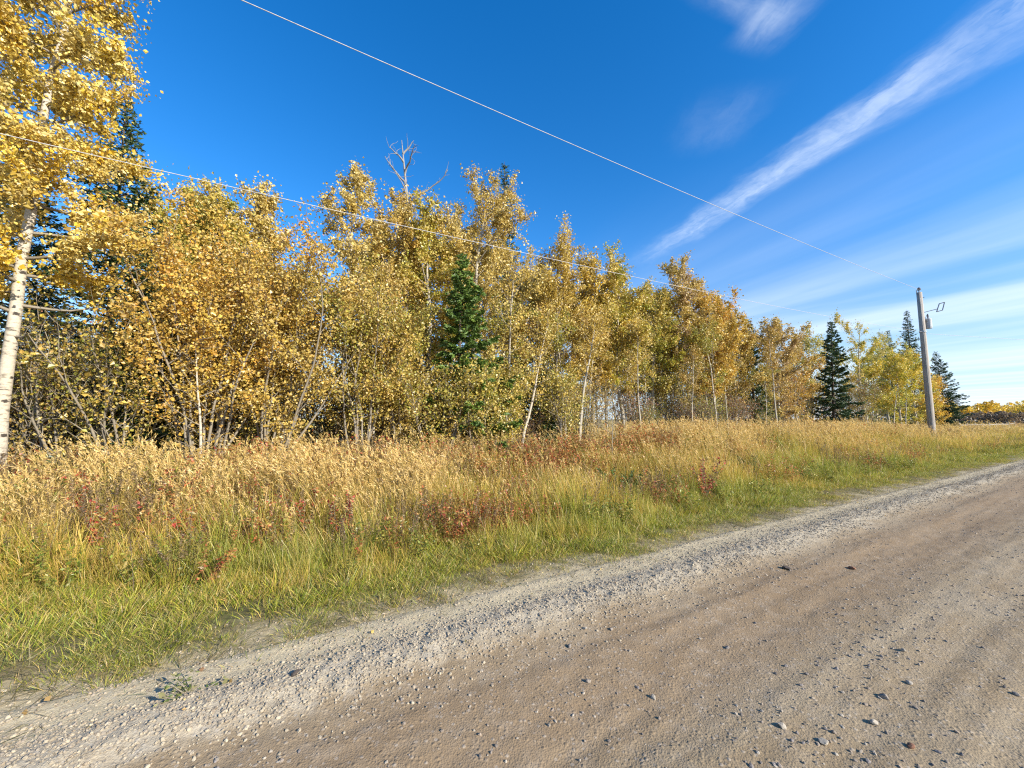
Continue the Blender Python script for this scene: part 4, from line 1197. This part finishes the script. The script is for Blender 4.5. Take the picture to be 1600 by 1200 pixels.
# bare bracket with an empty lamp frame
dirx = np.array([.96, -.28, 0.0])
t = Tubes(); t.tube([dirx * .12 + (0, 0, 8.42 - pz), dirx * .85 + (0, 0, 8.60 - pz)], [.022, .022], 6)
arm = link('bracket_arm', t.mesh('bracket_arm', M_STEEL, False), pole)
a = np.array([dirx * .80 + (0, 0, 8.42 - pz), dirx * 1.10 + (0, 0, 8.50 - pz), dirx * 1.24 + (0, 0, 9.0 - pz), dirx * .97 + (0, 0, 8.93 - pz)])
t = Tubes()
for i in range(4):
    t.tube([a[i], a[(i + 1) % 4]], [.028, .028], 6)
link('bracket_loop', t.mesh('bracket_loop', M_STEEL, False), arm)
t = Tubes(); t.tube([(.17, -.02, 8.3 - pz), (.19, -.03, 8.0 - pz), (.26, -.04, 8.15 - pz), (.33, -.05, 8.3 - pz)], [.012] * 4, 5)
link('jumper_cable', t.mesh('jumper_cable', M_PORC, False), pole)

def wire(name, label, f, T0, T1, rad, org):
    ts = np.linspace(T0, T1, 60)
    Pw = np.array([f(t) for t in ts]); p0 = Pw[0].copy()
    t = Tubes(); t.tube(Pw - p0, np.full(60, rad), 6)
    o = link(name, t.mesh(name, M_WIRE), None); o.location = p0
    tag(o, label, 'wire', 'overhead wires')
wire('overhead_wire', 'upper overhead wire running from the pole top across the sky', lambda t: (pu_x - DU[0] * t, pu_y - DU[1] * t, 9.95 - .036 * t + .0004 * t * t), 0, 90, .008, None)
wire('overhead_wire', 'lower overhead wire passing in front of the golden treetops', lambda t: (pu_x - DU[0] * t, pu_y - DU[1] * t, 7.17 - .067 * t + .00067 * t * t), 0, 90, .006, None)
wire('service_wire', 'thin wire running from the pole to the right edge', lambda t: (pu_x + .30 + .9 * t, pu_y + .10 * t, 7.05 - .035 * t + .0008 * t * t), 0, 40, .009, None)

# ------------------------------------------------------------------ single plants and stones one can point at
def plant(name, label, cat, px, py, h, n, cols, ls, seed, zf=ground_z, spread=.16, hh=0.0, group=None, stems=6):
    r = np.random.default_rng(seed)
    x, y, z = on_ground(px, py, zf, hh)
    root = thing(name, label, cat, (x, y, z), group)
    t = Tubes(); P = []
    for s in range(stems):
        a = r.uniform(0, 6.28)
        B = bent(r, (0, 0, -.03), (math.cos(a) * spread * 2, math.sin(a) * spread * 2, .8), h * r.uniform(.75, 1.1), 4, .12, .02)
        t.tube(B, np.linspace(.005, .002, 5), 4)
        P.append(along(B, r.uniform(.25, 1.0, n // stems)))
    P = np.concatenate(P)
    ax = unit(r.normal(size=P.shape) * np.array([1, 1, .45])); P = P + ax * ls * .5
    c = np.array(cols)[r.integers(0, len(cols), len(P))] * r.uniform(.75, 1.25, (len(P), 1))
    link('stems', t.mesh('stems', M_TWIG), root)
    link('leaves', leaves_mesh('leaves', P, ls, c, M_WEED, r, .42, ax, .08), root)
RED = [(.44, .07, .05), (.50, .11, .055), (.32, .05, .04), (.36, .15, .05), (.26, .20, .06)]
GREENW = [(.08, .15, .03), (.12, .20, .035), (.06, .11, .025)]
REDG = 'red leaved plants on the verge'
for i, (px, py, h, lab) in enumerate(RED_SPOTS):
    plant('red_plant', lab, 'plant', px, py + 10, h, 240, RED, .062, 1200 + i, hh=h * .6, group=REDG, spread=.13, stems=8)
plant('dark_bush', 'small dark green bush on the bank slope', 'bush', 968, 746, .8, 900, GREENW, .05, 1300, hh=.4, spread=.3, stems=14)
plant('dark_bush', 'dark green weed clump on the bank right of the bush', 'bush', 1165, 718, .7, 700, GREENW + [(.16, .11, .06)], .05, 1301, hh=.35, spread=.35, stems=12)
plant('gravel_weed', 'small flat weed growing alone in the pale gravel', 'weed', 302, 1082, .17, 130, [(.10, .14, .04), (.16, .19, .06), (.26, .24, .10)], .035, 1302, zf=road_z, spread=.9, stems=10)

ST = 'larger stones lying on the road'
def stone(px, py, s, mat, label, seed):
    r = np.random.default_rng(seed)
    x, y, z = on_ground(px, py)
    me = pebble(r, 2); me.name = 'stone'; me.materials.append(mat)
    o = link('stone', me); o.location = (x, y, z + s * .3); o.scale = (s, s * .8, s * .8); o.rotation_euler = (r.normal(0, .2), r.normal(0, .2), r.uniform(0, 6))
    tag(o, label, 'stone', ST)
for i, (px, py, s, mt, lab) in enumerate([
    (1229, 889, .05, M_CLOD, 'dark clod of earth beside the brown wheel track'),
    (1331, 889, .04, M_STONE_RUST, 'reddish stone right of the dark clod'),
    (890, 1011, .022, M_STONE_GREY, 'dark grey stone on the brown track near the windrow'),
    (955, 984, .024, M_STONE_GREY, 'grey stone close to the lower edge of the pale gravel'),
    (914, 983, .026, M_STONE_PALE, 'pale flat stone left of a grey one by the gravel'),
    (919, 1066, .022, M_STONE_GREY, 'round dark stone in the middle of the brown track'),
    (1021, 1091, .024, M_STONE_PALE, 'pale stone with long shadow above the lower road edge'),
    (1136, 1013, .018, M_STONE_GREY, 'small grey stone on the bare middle of the road'),
    (1222, 1136, .024, M_STONE_PALE, 'pale angular stone left of two near the bottom'),
    (1288, 1161, .027, M_STONE_PALE, 'largest pale stone at the bottom right of the road'),
    (1366, 1131, .024, M_STONE_PALE, 'pale stone above and right of the largest pale one'),
    (1381, 1090, .024, M_STONE_GREY, 'grey stone in the pebbly patch at lower right'),
    (1424, 1168, .024, M_STONE_RUST, 'rusty stone at the bottom right of the road'),
    (1421, 1068, .018, M_STONE_PALE, 'small pale stone above the pebbly patch'),
    (1411, 1017, .020, M_STONE_PALE, 'pale stone on the greyish crown farther up the road'),
    (1588, 1086, .022, M_STONE_GREY, 'grey stone at the right edge of the picture'),
    (461, 1054, .030, M_CLOD, 'dark clod lying in the pale gravel on the left'),
]):
    stone(px, py, s, mt, lab, 1400 + i)

# fallen leaves on the gravel and the mown strip
r = np.random.default_rng(61)
n = 420
u = r.uniform(-5, 12, n); v = 2.6 + 3.2 * r.uniform(0, 1, n) ** .8
x, y = uv2xy(u, v); z = np.where(v < 3.35, road_z(u, v), ground_z(u, v)) + np.where(v < 3.35, .012, .05)
cols = np.array([(.55, .40, .10), (.48, .30, .10), (.36, .20, .09), (.60, .48, .20)])[r.integers(0, 4, n)]
ax = unit(r.normal(size=(n, 3)) * np.array([1, 1, .25]))
o = link('fallen_leaves', leaves_mesh('fallen_leaves', np.stack([x, y, z], -1), .024, cols, M_LEAF, r, .8, ax, .12))
tag(o, 'fallen yellow leaves scattered over gravel edge and mown grass', 'fallen leaves', kind='stuff')
